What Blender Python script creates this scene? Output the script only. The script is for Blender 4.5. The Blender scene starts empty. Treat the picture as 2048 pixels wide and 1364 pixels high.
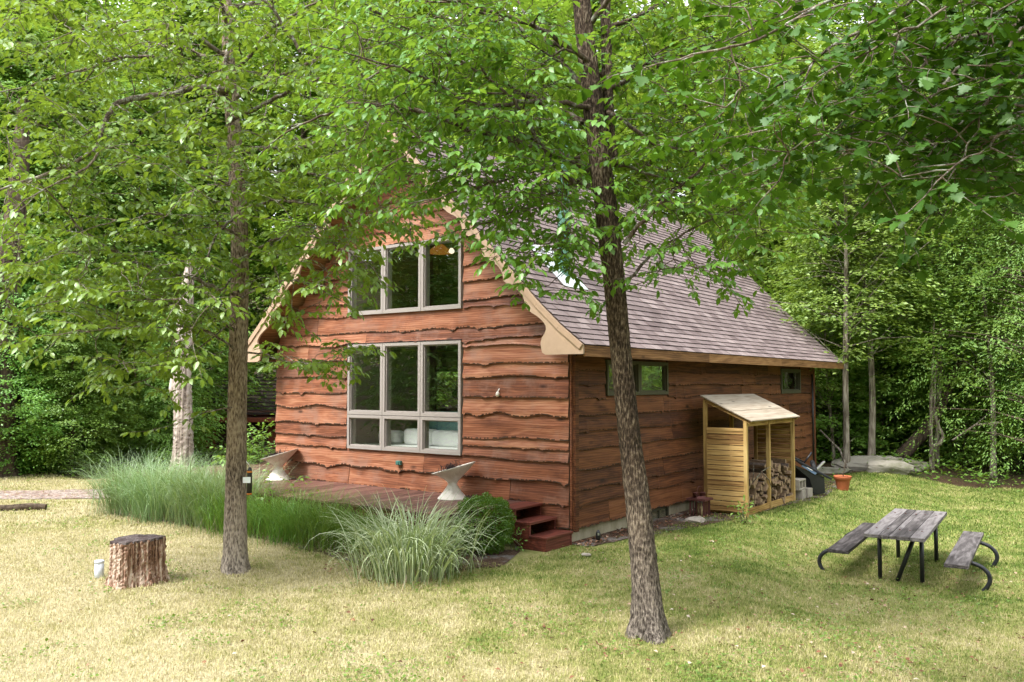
import bpy, math, random
import numpy as np
from mathutils import Vector, Matrix
R = math.radians
random.seed(7)
RNG = np.random.default_rng(11)
sc = bpy.context.scene
col = sc.collection

# ------------------------------------------------------------------ camera frame
F_PX = 1705.0
PITCH = math.atan(86 / F_PX)
CAM_H = 2.26
cp_, sp_ = math.cos(PITCH), math.sin(PITCH)

def at(px, py, Y):
    """world point on the ray of photo pixel (px,py) at world depth Y"""
    x = (px - 1024) / F_PX; y = (682 - py) / F_PX
    r = np.array([x, cp_ - y * sp_, sp_ + y * cp_])
    return np.array([0, 0, CAM_H]) + r * (Y / r[1])

# house frame: local X = v (runs back along the long side), local Y = u (runs left along the gable wall)
HC = np.array([0.8425, 12.2, 0.0]); HA = R(53.57)
ch_, sh_ = math.cos(HA), math.sin(HA)
def hw(u, v, z):
    return np.array([HC[0] + v * ch_ - u * sh_, HC[1] + v * sh_ + u * ch_, z])
def to_uv(x, y):
    dx, dy = x - HC[0], y - HC[1]
    return -dx * sh_ + dy * ch_, dx * ch_ + dy * sh_

def sstep(a, b, x):
    t = np.clip((x - a) / (b - a), 0, 1); return t * t * (3 - 2 * t)

def ground_z(x, y):
    x = np.asarray(x, float); y = np.asarray(y, float)
    u, v = to_uv(x, y)
    z = -0.27 * sstep(1.2, 3.6, -u) * sstep(2.2, 4.0, x)
    z = z + 0.02 * np.sin(x * .9 + 1) * np.sin(y * .7) * sstep(3, 8, np.hypot(x - .8, y - 12.2))
    r = np.hypot(x, y - 10)
    z = z + np.maximum(0, r - 32) ** 1.25 * 0.06
    return z
def gz(x, y): return float(ground_z(x, y))

# ------------------------------------------------------------------ object helpers
def link(o, parent=None):
    col.objects.link(o)
    if parent is not None: o.parent = parent
    return o
def tag(o, label=None, cat=None, group=None, kind=None):
    if label: o['label'] = label
    if cat: o['category'] = cat
    if group: o['group'] = group
    if kind: o['kind'] = kind
    return o
def empty(name, loc=(0, 0, 0), rz=0, label=None, cat=None, group=None):
    o = bpy.data.objects.new(name, None); o.empty_display_size = .2
    link(o); o.location = loc; o.rotation_euler = (0, 0, rz)
    return tag(o, label, cat, group)

class MB:
    """collects faces of one mesh"""
    def __init__(s): s.v = []; s.f = []; s.m = []; s.t = []
    def add(s, verts, faces, mat=0, tint=.5):
        b = len(s.v); s.v.extend([tuple(map(float, p)) for p in verts])
        for f in faces: s.f.append([b + i for i in f]); s.m.append(mat); s.t.append(tint)
    def box(s, lo, hi, mat=0, tint=.5, M=None):
        x0, y0, z0 = lo; x1, y1, z1 = hi
        v = [(x0,y0,z0),(x1,y0,z0),(x1,y1,z0),(x0,y1,z0),(x0,y0,z1),(x1,y0,z1),(x1,y1,z1),(x0,y1,z1)]
        if M is not None: v = [tuple(M @ Vector(p)) for p in v]
        s.add(v, [(0,3,2,1),(4,5,6,7),(0,1,5,4),(1,2,6,5),(2,3,7,6),(3,0,4,7)], mat, tint)
    def bar(s, a, b, w, h, mat=0, tint=.5, up=(0,0,1)):
        a = Vector(a); b = Vector(b); d = (b - a); L = d.length; d.normalize()
        upv = Vector(up)
        if abs(d.dot(upv)) > .98: upv = Vector((1,0,0))
        sx = d.cross(upv).normalized(); uz = sx.cross(d)
        M = Matrix((sx, d, uz)).transposed().to_4x4(); M.translation = a
        s.box((-w/2, 0, -h/2), (w/2, L, h/2), mat, tint, M)
    def tube(s, pts, rad, n=8, mat=0, tint=.5, cap=True, rough=0, rng=None, lob=None):
        P = np.array(pts, float); k = len(P)
        rad = np.broadcast_to(np.array(rad, float), (k,))
        T = np.gradient(P, axis=0); T /= np.linalg.norm(T, axis=1)[:, None] + 1e-9
        ref = np.array([1., 0, 0]) if abs(T[0][0]) < .8 else np.array([0, 1., 0])
        A = np.cross(T, ref); A /= np.linalg.norm(A, axis=1)[:, None] + 1e-9
        B = np.cross(T, A)
        th = np.arange(n) * 2 * math.pi / n
        rr = rad[:, None] * np.ones(n)
        if lob is not None: rr = rr * lob
        if rough: rr = rr * (1 + rough * (rng or RNG).standard_normal((k, n)))
        V = P[:, None, :] + rr[:, :, None] * (np.cos(th)[None, :, None] * A[:, None, :] + np.sin(th)[None, :, None] * B[:, None, :])
        V = V.reshape(-1, 3)
        fs = [(i*n+j, i*n+(j+1) % n, (i+1)*n+(j+1) % n, (i+1)*n+j) for i in range(k-1) for j in range(n)]
        if cap: fs += [tuple(range(n))[::-1], tuple(range((k-1)*n, k*n))]
        s.add(V, fs, mat, tint)
    def lathe(s, prof, n=24, mat=0, tint=.5, M=None):
        v = []; f = []
        for r, z in prof:
            for j in range(n):
                a = 2*math.pi*j/n; p = (r*math.cos(a), r*math.sin(a), z)
                v.append(tuple(M @ Vector(p)) if M is not None else p)
        k = len(prof)
        f = [(i*n+j, i*n+(j+1) % n, (i+1)*n+(j+1) % n, (i+1)*n+j) for i in range(k-1) for j in range(n)]
        if prof[0][0] > 1e-4: f.append(tuple(range(n))[::-1])
        if prof[-1][0] > 1e-4: f.append(tuple(range((k-1)*n, k*n)))
        s.add(v, f, mat, tint)
    def prism(s, poly, thick_vec, mat=0, tint=.5):
        n = len(poly); a = [tuple(p) for p in poly]; b = [tuple(np.array(p) + np.array(thick_vec)) for p in poly]
        s.add(a + b, [tuple(range(n))[::-1], tuple(range(n, 2*n))] + [(i, (i+1) % n, n+(i+1) % n, n+i) for i in range(n)], mat, tint)
    def build(s, name, mats, parent=None, smooth=False, bevel=0):
        me = bpy.data.meshes.new(name); me.from_pydata(s.v, [], s.f)
        if not isinstance(mats, (list, tuple)): mats = [mats]
        for m in mats: me.materials.append(m)
        me.polygons.foreach_set('material_index', s.m)
        a = me.attributes.new('tint', 'FLOAT', 'FACE'); a.data.foreach_set('value', np.array(s.t, np.float32))
        me.polygons.foreach_set('use_smooth', [smooth] * len(s.f))
        me.update()
        o = bpy.data.objects.new(name, me); link(o, parent)
        if bevel:
            b = o.modifiers.new('bevel', 'BEVEL'); b.width = bevel; b.segments = 2; b.limit_method = 'ANGLE'; b.angle_limit = R(40)
        return o

def np_mesh(name, V, tris=None, quads=None, tint_t=None, tint_q=None, mats=None, mat_t=None, mat_q=None, smooth=False):
    me = bpy.data.meshes.new(name)
    nt = 0 if tris is None else len(tris); nq = 0 if quads is None else len(quads)
    me.vertices.add(len(V)); me.vertices.foreach_set('co', np.ascontiguousarray(V, np.float32).ravel())
    idx = []; st = []
    if nt: idx.append(np.asarray(tris).ravel()); st.append(np.arange(nt) * 3)
    if nq: idx.append(np.asarray(quads).ravel()); st.append(nt * 3 + np.arange(nq) * 4)
    idx = np.concatenate(idx).astype(np.int32); st = np.concatenate(st).astype(np.int32)
    me.loops.add(len(idx)); me.loops.foreach_set('vertex_index', idx)
    me.polygons.add(nt + nq); me.polygons.foreach_set('loop_start', st)
    for m in mats or []: me.materials.append(m)
    mi = np.zeros(nt + nq, np.int32)
    if mat_t is not None: mi[:nt] = mat_t
    if mat_q is not None: mi[nt:] = mat_q
    me.polygons.foreach_set('material_index', mi)
    if smooth: me.polygons.foreach_set('use_smooth', np.ones(nt + nq, bool))
    tv = np.full(nt + nq, .5, np.float32)
    if tint_t is not None and nt: tv[:nt] = tint_t
    if tint_q is not None and nq: tv[nt:] = tint_q
    a = me.attributes.new('tint', 'FLOAT', 'FACE'); a.data.foreach_set('value', tv)
    me.update(calc_edges=True); me.validate()
    return me

# ------------------------------------------------------------------ materials
def new_mat(name):
    m = bpy.data.materials.new(name); m.use_nodes = True
    nt = m.node_tree; nt.nodes.clear()
    return m, nt, nt.nodes, nt.links
class N:
    """tiny node helper"""
    def __init__(s, name):
        s.m, s.nt, s.n, s.l = new_mat(name)
        s.out = s.n.new('ShaderNodeOutputMaterial')
    def node(s, t, **kw):
        nd = s.n.new(t)
        for k, v in kw.items():
            if hasattr(nd, k) and k not in nd.inputs: setattr(nd, k, v)
            else: s.set(nd, k, v)
        return nd
    def set(s, nd, k, v):
        sock = nd.inputs[k]
        if isinstance(v, bpy.types.NodeSocket): s.l.new(v, sock)
        else: sock.default_value = v
    def coords(s, kind='Object', scale=(1,1,1), rot=(0,0,0)):
        if kind == 'Position': src = s.node('ShaderNodeNewGeometry').outputs['Position']
        else: src = s.node('ShaderNodeTexCoord').outputs[kind]
        mp = s.node('ShaderNodeMapping'); s.set(mp, 'Vector', src); mp.inputs['Scale'].default_value = scale; mp.inputs['Rotation'].default_value = rot
        return mp.outputs[0]
    def noise(s, vec, scale, detail=4, rough=.6, dist=0, w=None):
        nd = s.node('ShaderNodeTexNoise')
        s.set(nd, 'Vector', vec); nd.inputs['Scale'].default_value = scale; nd.inputs['Detail'].default_value = detail
        nd.inputs['Roughness'].default_value = rough; nd.inputs['Distortion'].default_value = dist
        return nd.outputs['Fac']
    def voro(s, vec, scale, feature='F1', out='Distance'):
        nd = s.node('ShaderNodeTexVoronoi'); nd.feature = feature
        s.set(nd, 'Vector', vec); nd.inputs['Scale'].default_value = scale
        return nd.outputs[out]
    def ramp(s, fac, stops):
        nd = s.node('ShaderNodeValToRGB'); s.set(nd, 'Fac', fac)
        e = nd.color_ramp.elements
        while len(e) < len(stops): e.new(.5)
        for i, (p, c) in enumerate(stops):
            e[i].position = p
            if isinstance(c, (int, float)): c = (c, c, c)
            e[i].color = (*c, 1)
        return nd.outputs[0]
    def mix(s, fac, a, b, mode='MIX'):
        nd = s.node('ShaderNodeMix'); nd.data_type = 'RGBA'; nd.blend_type = mode
        s.set(nd, 0, fac); 
        for i, c in ((6, a), (7, b)):
            if isinstance(c, bpy.types.NodeSocket): s.l.new(c, nd.inputs[i])
            else: nd.inputs[i].default_value = (*c, 1) if len(c) == 3 else c
        return nd.outputs[2]
    def math(s, op, a, b=0., clamp=False):
        nd = s.node('ShaderNodeMath'); nd.operation = op; nd.use_clamp = clamp
        s.set(nd, 0, a); s.set(nd, 1, b); return nd.outputs[0]
    def attr(s, name='tint'):
        nd = s.node('ShaderNodeAttribute'); nd.attribute_name = name; return nd.outputs['Fac']
    def objrand(s): return s.node('ShaderNodeObjectInfo').outputs['Random']
    def bump(s, h, strength=.3, dist=.02):
        nd = s.node('ShaderNodeBump'); s.set(nd, 'Height', h); nd.inputs['Strength'].default_value = strength; nd.inputs['Distance'].default_value = dist
        return nd.outputs[0]
    def pbsdf(s, color, rough=.7, spec=.3, bump=None, metal=0):
        b = s.node('ShaderNodeBsdfPrincipled')
        if isinstance(color, bpy.types.NodeSocket): s.l.new(color, b.inputs['Base Color'])
        else: b.inputs['Base Color'].default_value = (*color, 1)
        s.set(b, 'Roughness', rough); b.inputs['Specular IOR Level'].default_value = spec; b.inputs['Metallic'].default_value = metal
        if bump is not None: s.l.new(bump, b.inputs['Normal'])
        return b
    def done(s, sh):
        s.l.new(sh.outputs[0] if hasattr(sh, 'outputs') else sh, s.out.inputs[0]); return s.m

MAT = {}
def simple(name, c, rough=.6, spec=.3, metal=0, var=.12, scale=20, bump=.1):
    k = N(name); v = k.coords('Object'); nz = k.noise(v, scale, 4)
    c0 = tuple(max(0, x*(1-var)) for x in c); c1 = tuple(min(1, x*(1+var)) for x in c)
    MAT[name] = k.done(k.pbsdf(k.ramp(nz, [(.3, c0), (.7, c1)]), rough, spec, k.bump(nz, bump, .01), metal))
    return MAT[name]

def wood(name, axis, lo, mid, hi, dark=.5, grain=1., rough=.7, spec=.25, knots=True, weather=None):
    """axis: index of the axis the grain runs along (object space)"""
    k = N(name)
    sc1 = [22., 22., 22.]; sc1[axis] = .9
    sc2 = [5., 5., 5.]; sc2[axis] = .7
    off = k.attr('tint')
    base = k.node('ShaderNodeTexCoord').outputs['Object']
    addv = k.node('ShaderNodeVectorMath'); addv.operation = 'ADD'; k.l.new(base, addv.inputs[0])
    cmb = k.node('ShaderNodeCombineXYZ'); o37 = k.math('MULTIPLY', off, 37.)
    for i in range(3): k.l.new(o37, cmb.inputs[i])
    k.l.new(cmb.outputs[0], addv.inputs[1])
    def mp(scale):
        m = k.node('ShaderNodeMapping'); k.l.new(addv.outputs[0], m.inputs[0]); m.inputs['Scale'].default_value = scale; return m.outputs[0]
    g1 = k.noise(mp(sc1), 2.2*grain, 6, .65, .6)
    g2 = k.noise(mp(sc2), 1.6*grain, 3, .5, 1.4)
    wv = k.node('ShaderNodeTexWave'); wv.wave_type = 'BANDS'; wv.bands_direction = 'Z' if axis != 2 else 'X'
    sw = [1., 1., 1.]; sw[axis] = .12
    k.l.new(mp(sw), wv.inputs['Vector']); wv.inputs['Scale'].default_value = 9*grain; wv.inputs['Distortion'].default_value = 9; wv.inputs['Detail'].default_value = 3; wv.inputs['Detail Scale'].default_value = .8
    f = k.math('ADD', k.math('MULTIPLY', g1, .42), k.math('MULTIPLY', wv.outputs['Fac'], .14))
    f = k.math('ADD', f, k.math('MULTIPLY', k.math('SUBTRACT', g2, .5), .8))
    f = k.math('ADD', f, k.math('MULTIPLY', k.math('SUBTRACT', off, .5), .34))
    c = k.ramp(f, [(.08, lo), (.32, mid), (.55, hi)])
    if weather:
        wz = k.noise(mp([1.4, 1.4, 1.4]), 1.1, 5, .7)
        c = k.mix(k.ramp(wz, [(.5, 0.), (.72, .75)]), c, weather)
    if knots:
        sk = [3.4, 3.4, 3.4]; sk[axis] = 1.3
        kv = k.voro(mp(sk), 1.0)
        c = k.mix(k.ramp(kv, [(.045, .85), (.13, 0.)]), c, tuple(x*dark*.5 for x in lo))
    b = k.bump(k.math('ADD', g1, k.math('MULTIPLY', wv.outputs['Fac'], .4)), .35, .008)
    MAT[name] = k.done(k.pbsdf(c, rough, spec, b)); return MAT[name]

def leaf_mat(name, lo, hi, trans=.45, gloss=.12, tcol=None, rough=.45):
    k = N(name); t = k.attr('tint'); r = k.objrand()
    c = k.mix(t, lo, hi)
    hs = k.node('ShaderNodeHueSaturation'); k.l.new(c, hs.inputs['Color'])
    k.l.new(k.math('ADD', k.math('MULTIPLY', r, .35), .82), hs.inputs['Value'])
    k.l.new(k.math('ADD', k.math('MULTIPLY', r, .03), .485), hs.inputs['Hue'])
    c = hs.outputs[0]
    d = k.node('ShaderNodeBsdfDiffuse'); k.l.new(c, d.inputs[0])
    tr = k.node('ShaderNodeBsdfTranslucent')
    tc = k.mix(.6, c, tcol or (.30, .42, .04))
    k.l.new(tc, tr.inputs[0])
    m1 = k.node('ShaderNodeMixShader'); m1.inputs[0].default_value = trans
    k.l.new(d.outputs[0], m1.inputs[1]); k.l.new(tr.outputs[0], m1.inputs[2])
    g = k.node('ShaderNodeBsdfGlossy'); g.inputs['Roughness'].default_value = rough; g.inputs[0].default_value = (.8, .95, .75, 1)
    lw = k.node('ShaderNodeLayerWeight'); lw.inputs[0].default_value = .35
    m2 = k.node('ShaderNodeMixShader'); k.l.new(k.math('ADD', k.math('MULTIPLY', lw.outputs['Fresnel'], gloss*.7), gloss*.2), m2.inputs[0])
    k.l.new(m1.outputs[0], m2.inputs[1]); k.l.new(g.outputs[0], m2.inputs[2])
    MAT[name] = k.done(m2); return MAT[name]

def bark_mat(name, dark, light, mid=None, zs=7., scale=1., amt=.5, bumps=.8, lichen=None, base=None):
    k = N(name); v = k.coords('Position', (38*scale, 38*scale, zs*scale))
    a = k.noise(v, 1., 5, .7, .4)
    v2 = k.coords('Position', (60*scale, 60*scale, zs*1.3*scale)); b = k.voro(v2, .55)
    v3 = k.coords('Position', (3, 3, 1.4)); big = k.noise(v3, 1., 3)
    f = k.math('ADD', k.math('MULTIPLY', a, .7), k.math('MULTIPLY', b, .35))
    f = k.math('ADD', f, k.math('MULTIPLY', k.math('SUBTRACT', big, .5), .5))
    c = k.ramp(f, [(amt-.16, dark), (amt, mid or tuple(x*.5+y*.5 for x, y in zip(dark, light))), (amt+.17, light)])
    if lichen:
        lz = k.noise(k.coords('Position', (9, 9, 9)), 1., 5, .75)
        c = k.mix(k.ramp(lz, [(.52, 0.), (.62, .8)]), c, lichen)
    if base:
        sz = k.node('ShaderNodeSeparateXYZ'); k.l.new(k.node('ShaderNodeNewGeometry').outputs['Position'], sz.inputs[0])
        hz = k.node('ShaderNodeMapRange'); k.l.new(k.math('ADD', sz.outputs[2], k.math('MULTIPLY', big, 1.2)), hz.inputs[0]); hz.inputs[1].default_value = .4; hz.inputs[2].default_value = 2.2; hz.inputs[3].default_value = .6; hz.inputs[4].default_value = 0.
        c2 = k.ramp(f, [(amt-.2, dark), (amt-.04, tuple(x*.45 for x in base)), (amt+.12, base)]); c = k.mix(hz.outputs[0], c, c2)
    MAT[name] = k.done(k.pbsdf(c, .9, .15, k.bump(f, bumps, .03))); return MAT[name]

# house woods (object space of the house: X = v, Y = u, Z = up)
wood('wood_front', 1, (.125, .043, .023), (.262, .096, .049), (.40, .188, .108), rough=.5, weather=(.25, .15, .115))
wood('wood_shaded', 0, (.05, .017, .008), (.125, .044, .017), (.19, .074, .029), rough=.65)  # darker, browner copy of the cladding, the side's shade put into its colour
wood('eave_wood', 0, (.11, .05, .02), (.24, .12, .05), (.36, .2, .09))
wood('pine', 0, (.20, .105, .032), (.41, .255, .085), (.56, .39, .17), rough=.7)
wood('pine_u', 1, (.17, .085, .03), (.37, .225, .08), (.52, .35, .14), rough=.7)
wood('pine_pale', 0, (.19, .145, .10), (.29, .24, .18), (.37, .32, .25), rough=.75)
wood('pine_post', 2, (.19, .11, .035), (.40, .26, .09), (.54, .39, .16), rough=.7)
wood('deck_wood', 0, (.06, .028, .022), (.135, .062, .047), (.21, .115, .092), rough=.5, spec=.4, knots=False)
wood('step_wood', 0, (.055, .014, .010), (.12, .028, .018), (.19, .055, .036), rough=.5, spec=.4, knots=False)
wood('grey_wood', 1, (.035, .03, .03), (.11, .097, .096), (.22, .2, .198), grain=1.3, rough=.8, spec=.2)
simple('bark_edge', (.055, .035, .024), .95, .1, var=.5, scale=60, bump=.6)
simple('trim', (.44, .315, .225), .55, .3, var=.07, scale=8)
simple('trim_edge', (.40, .28, .195), .6, .3, var=.07, scale=8)
simple('window_frame', (.32, .285, .265), .45, .4, var=.05, scale=30)
simple('green_frame', (.062, .056, .034), .5, .4, var=.1)
simple('galv', (.085, .20, .14), .42, .5, .3, var=.15, scale=6)
simple('flashing', (.72, .75, .76), .35, .5, .5, var=.1, scale=14)
simple('black_steel', (.012, .013, .018), .42, .5, var=.3)
simple('black_plastic', (.014, .014, .016), .35, .5, var=.2)
simple('rubber', (.018, .018, .019), .7, .3)
simple('steel', (.55, .56, .58), .3, .5, .8)
simple('white_sofa', (.86, .87, .86), .9, .2, var=.03)
simple('plaster', (.30, .25, .215), .85, .2, var=.05)
simple('inner_dark', (.09, .07, .055), .85, .2)
simple('teal', (.10, .19, .19), .8, .2, var=.25, scale=6)
simple('floorboard', (.22, .13, .07), .5, .3)
simple('socket_green', (.05, .16, .135), .5, .4)
simple('terracotta', (.42, .125, .055), .75, .25, var=.12, scale=12)
simple('pvc', (.62, .68, .76), .4, .45, var=.06)
simple('rust', (.10, .035, .03), .7, .3, var=.3)
simple('candle', (.55, .44, .23), .6, .3)
simple('paper', (.75, .8, .86), .6, .3, var=.04)
simple('orange', (.52, .17, .02), .5, .4)
simple('sticker', (.12, .18, .28), .4, .4, var=.1)
simple('white_paint', (.78, .79, .80), .5, .3, var=.06)
simple('shed_wood', (.045, .022, .016), .8, .2, var=.3)
simple('shed_trim', (.16, .045, .022), .7, .2, var=.2)
simple('shed_roof', (.035, .026, .022), .9, .1, var=.3)
simple('twig', (.075, .055, .042), .9, .1, var=.3, scale=40)
simple('dry_stem', (.055, .04, .04), .9, .1, var=.4, scale=40)
simple('soil', (.045, .03, .02), .95, .1, var=.5, scale=40, bump=.8)
simple('log_split', (.20, .135, .085), .85, .15, var=.4, scale=18, bump=.5)
simple('log_end', (.29, .20, .125), .85, .15, var=.35, scale=24, bump=.5)
simple('log_bark', (.10, .075, .06), .95, .1, var=.5, scale=30, bump=.8)

def stained(name, base, stain, scale=3., lo=.5, hi=.75, rough=.8, fine=40, streak=(1,1,.35)):
    k = N(name); v = k.coords('Object', streak)
    a = k.noise(v, scale, 6, .7); b = k.noise(k.coords('Object'), fine, 4)
    c = k.mix(k.ramp(a, [(lo, 0.), (hi, 1.)]), base, stain)
    c = k.mix(k.ramp(b, [(.3, .25), (.6, 0.)]), c, tuple(x*.6 for x in base))
    MAT[name] = k.done(k.pbsdf(c, rough, .2, k.bump(k.math('ADD', a, k.math('MULTIPLY', b, .4)), .25, .02)))
stained('concrete', (.42, .37, .27), (.17, .155, .08), 2.2, .42, .68)
stained('planter_white', (.74, .70, .64), (.42, .36, .27), 3.2, .55, .8, .7)
stained('cinder', (.37, .33, .28), (.22, .19, .15), 6, .45, .75, .95, 60, (1,1,1))
stained('stone', (.27, .25, .21), (.12, .12, .075), 1.6, .45, .65, .9, 14, (1,1,1))

bark_mat('bark_elm', (.026, .018, .013), (.31, .245, .18), (.095, .066, .046), 13., 1.9, .575, 1., base=(.42, .38, .34))
bark_mat('bark_left', (.04, .028, .02), (.36, .29, .215), (.19, .14, .098), 12., 1.7, .50, 1., base=(.52, .47, .42))
bark_mat('bark_branch', (.035, .024, .018), (.20, .16, .12), None, 20, 1., .5, .5, lichen=(.40, .42, .36))
bark_mat('bark_limb', (.028, .02, .014), (.13, .095, .07), None, 20, 1., .5, .5, lichen=(.25, .27, .21))
bark_mat('bark_birch', (.075, .058, .045), (.36, .32, .26), (.18, .15, .115), 5., .7, .5, .4)
bark_mat('bark_dark', (.028, .02, .015), (.12, .09, .065), None, 4., .5, .5, .8)
bark_mat('bark_dead', (.11, .085, .07), (.60, .53, .47), (.36, .30, .255), 1.6, .5, .50, .8)
bark_mat('bark_stump', (.05, .026, .018), (.60, .48, .39), (.27, .15, .10), 3.2, 1.3, .51, 1.)

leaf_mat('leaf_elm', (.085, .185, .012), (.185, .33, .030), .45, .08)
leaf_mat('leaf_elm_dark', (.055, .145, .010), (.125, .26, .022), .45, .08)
leaf_mat('leaf_maple_shaded', (.022, .075, .006), (.06, .145, .012), .30, .06, (.13, .26, .01))  # leaf colour darkened, the shade of backlit leaves is put into it
leaf_mat('leaf_beech', (.085, .20, .020), (.215, .375, .06), .45, .08)
leaf_mat('leaf_bright', (.15, .27, .018), (.31, .44, .06), .45, .06)
leaf_mat('leaf_grey', (.11, .21, .026), (.28, .39, .08), .42, .10)
leaf_mat('leaf_hemlock', (.07, .185, .02), (.195, .35, .058), .42, .08)
leaf_mat('leaf_box', (.03, .115, .008), (.10, .24, .02), .36, .08)
leaf_mat('leaf_yellow', (.19, .27, .02), (.38, .42, .06), .42, .08)
leaf_mat('blade_green', (.05, .155, .014), (.21, .36, .075), .3, .06)
leaf_mat('blade_silver', (.095, .205, .06), (.44, .55, .34), .3, .06)
leaf_mat('blade_var', (.14, .26, .045), (.78, .82, .64), .3, .06)

# glass: thin pane, mirror + clear by Fresnel
k = N('glass'); lw = k.node('ShaderNodeLayerWeight'); lw.inputs[0].default_value = .5
fr_ = k.math('ADD', k.math('MULTIPLY', k.math('POWER', lw.outputs['Facing'], 3.5), .9), .20, True)
tb = k.node('ShaderNodeBsdfTransparent'); tb.inputs[0].default_value = (.90, .93, .90, 1)
gb = k.node('ShaderNodeBsdfGlossy'); gb.inputs['Roughness'].default_value = .004; gb.inputs[0].default_value = (.95, 1, .97, 1)
mx = k.node('ShaderNodeMixShader'); k.l.new(fr_, mx.inputs[0]); k.l.new(tb.outputs[0], mx.inputs[1]); k.l.new(gb.outputs[0], mx.inputs[2])
MAT['glass'] = k.done(mx)

# roof shingles: per-tab tint + granule speckle
k = N('shingle'); t = k.attr(); v = k.coords('Object'); sp = k.noise(v, 170, 3, .8); bl = k.noise(v, .6, 4); st = k.noise(k.coords('Object', (4, .35, .35)), 1., 3)
f = k.math('ADD', k.math('MULTIPLY', t, .75), k.math('MULTIPLY', k.math('SUBTRACT', bl, .5), .5)); f = k.math('ADD', f, k.math('MULTIPLY', k.math('SUBTRACT', st, .5), .7))
c = k.ramp(f, [(.0, (.135, .100, .096)), (.5, (.245, .192, .184)), (1., (.36, .295, .28))])
c = k.mix(k.ramp(sp, [(.35, .45), (.65, 0.)]), c, (.06, .042, .045))
MAT['shingle'] = k.done(k.pbsdf(c, .85, .25, k.bump(sp, .35, .006)))
simple('shingle_edge', (.045, .034, .036), .95, .1)

# lit bulb inside (a lamp the photo shows)
k = N('lit_bulb'); e = k.node('ShaderNodeEmission'); e.inputs[0].default_value = (1, .86, .62, 1); e.inputs[1].default_value = .4; MAT['lit_bulb'] = k.done(e)
k = N('lamp_shade'); e = k.node('ShaderNodeEmission'); e.inputs[0].default_value = (1, .38, .06, 1); e.inputs[1].default_value = .06; MAT['lamp_shade'] = k.done(e)

# lawn colour, shared by the ground sheet and the grass blades (world XY)
def lawn_nodes(k, blade=False):
    g = k.node('ShaderNodeNewGeometry').outputs['Position']
    mp = k.node('ShaderNodeMapping'); k.l.new(g, mp.inputs[0]); mp.inputs['Scale'].default_value = (1, 1, 0)
    v = mp.outputs[0]
    n1 = k.noise(v, .55, 5, .65); n2 = k.noise(v, 2.3, 5, .7); n3 = k.noise(v, 14, 4, .7)
    sx = k.node('ShaderNodeSeparateXYZ'); k.l.new(g, sx.inputs[0])
    # drier towards the open left front, greener towards the right
    dx = k.node('ShaderNodeMapRange'); k.l.new(sx.outputs[0], dx.inputs[0]); dx.inputs[1].default_value = -5.; dx.inputs[2].default_value = 1.0; dx.inputs[3].default_value = .30; dx.inputs[4].default_value = .0
    dy = k.node('ShaderNodeMapRange'); k.l.new(sx.outputs[1], dy.inputs[0]); dy.inputs[1].default_value = 8.; dy.inputs[2].default_value = 14.; dy.inputs[3].default_value = .06; dy.inputs[4].default_value = -.10
    f = k.math('ADD', k.math('MULTIPLY', n1, .72), k.math('MULTIPLY', n2, .75)); f = k.math('SUBTRACT', f, .19); f = k.math('ADD', f, k.math('MULTIPLY', k.math('SUBTRACT', n3, .5), .45))
    f = k.math('ADD', f, dx.outputs[0]); f = k.math('ADD', f, dy.outputs[0])
    if blade: f = k.math('ADD', f, k.math('MULTIPLY', k.math('SUBTRACT', k.attr(), .5), .35))
    return f
LAWN = [(.30, (.095, .155, .028)), (.44, (.195, .25, .062)), (.56, (.32, .33, .11)), (.68, (.445, .40, .195)), (.87, (.58, .515, .32))]
k = N('lawn_blade'); c = k.ramp(lawn_nodes(k, True), LAWN)
d = k.node('ShaderNodeBsdfDiffuse'); k.l.new(c, d.inputs[0]); tr = k.node('ShaderNodeBsdfTranslucent'); k.l.new(c, tr.inputs[0])
m1 = k.node('ShaderNodeMixShader'); m1.inputs[0].default_value = .3; k.l.new(d.outputs[0], m1.inputs[1]); k.l.new(tr.outputs[0], m1.inputs[2]); MAT['lawn_blade'] = k.done(m1)
k = N('ground'); c = k.ramp(lawn_nodes(k), [(p, tuple(x*.72 for x in q)) for p, q in LAWN])
v = k.coords('Position'); sp = k.noise(v, 45, 4, .75); c = k.mix(k.ramp(sp, [(.3, .6), (.55, 0.)]), c, (.07, .05, .03))
ln = k.noise(v, 1.1, 6, .75); lc = k.ramp(k.noise(v, 30, 5, .8), [(.3, (.02, .014, .009)), (.5, (.062, .04, .024)), (.7, (.13, .08, .05))])
lc = k.mix(k.ramp(ln, [(.5, 0.), (.62, .7)]), lc, (.03, .06, .014))
nd = k.node('ShaderNodeAttribute'); nd.attribute_name = 'lawn'
msk = k.math('ADD', nd.outputs['Fac'], k.math('MULTIPLY', k.math('SUBTRACT', k.noise(v, 3, 5, .7), .5), .7)); msk = k.ramp(msk, [(.42, 0.), (.58, 1.)])
c = k.mix(msk, lc, c)
MAT['ground'] = k.done(k.pbsdf(c, .95, .1, k.bump(sp, .6, .03)))
k = N('gravel'); v = k.coords('Position'); a = k.voro(v, 22, 'F1', 'Color'); b = k.noise(v, 4, 5, .7); bw = k.node('ShaderNodeRGBToBW'); k.l.new(a, bw.inputs[0])
c = k.ramp(bw.outputs[0], [(.2, (.13, .10, .085)), (.5, (.28, .225, .195)), (.8, (.42, .36, .32))]); c = k.mix(k.ramp(b, [(.48, 0.), (.62, .8)]), c, (.19, .105, .07))
MAT['gravel'] = k.done(k.pbsdf(c, .95, .1, k.bump(k.voro(v, 22), .6, .03)))
k = N('mulch'); v = k.coords('Position'); a = k.noise(v, 26, 6, .8, 1.); b = k.noise(v, 2.2, 4)
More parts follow.
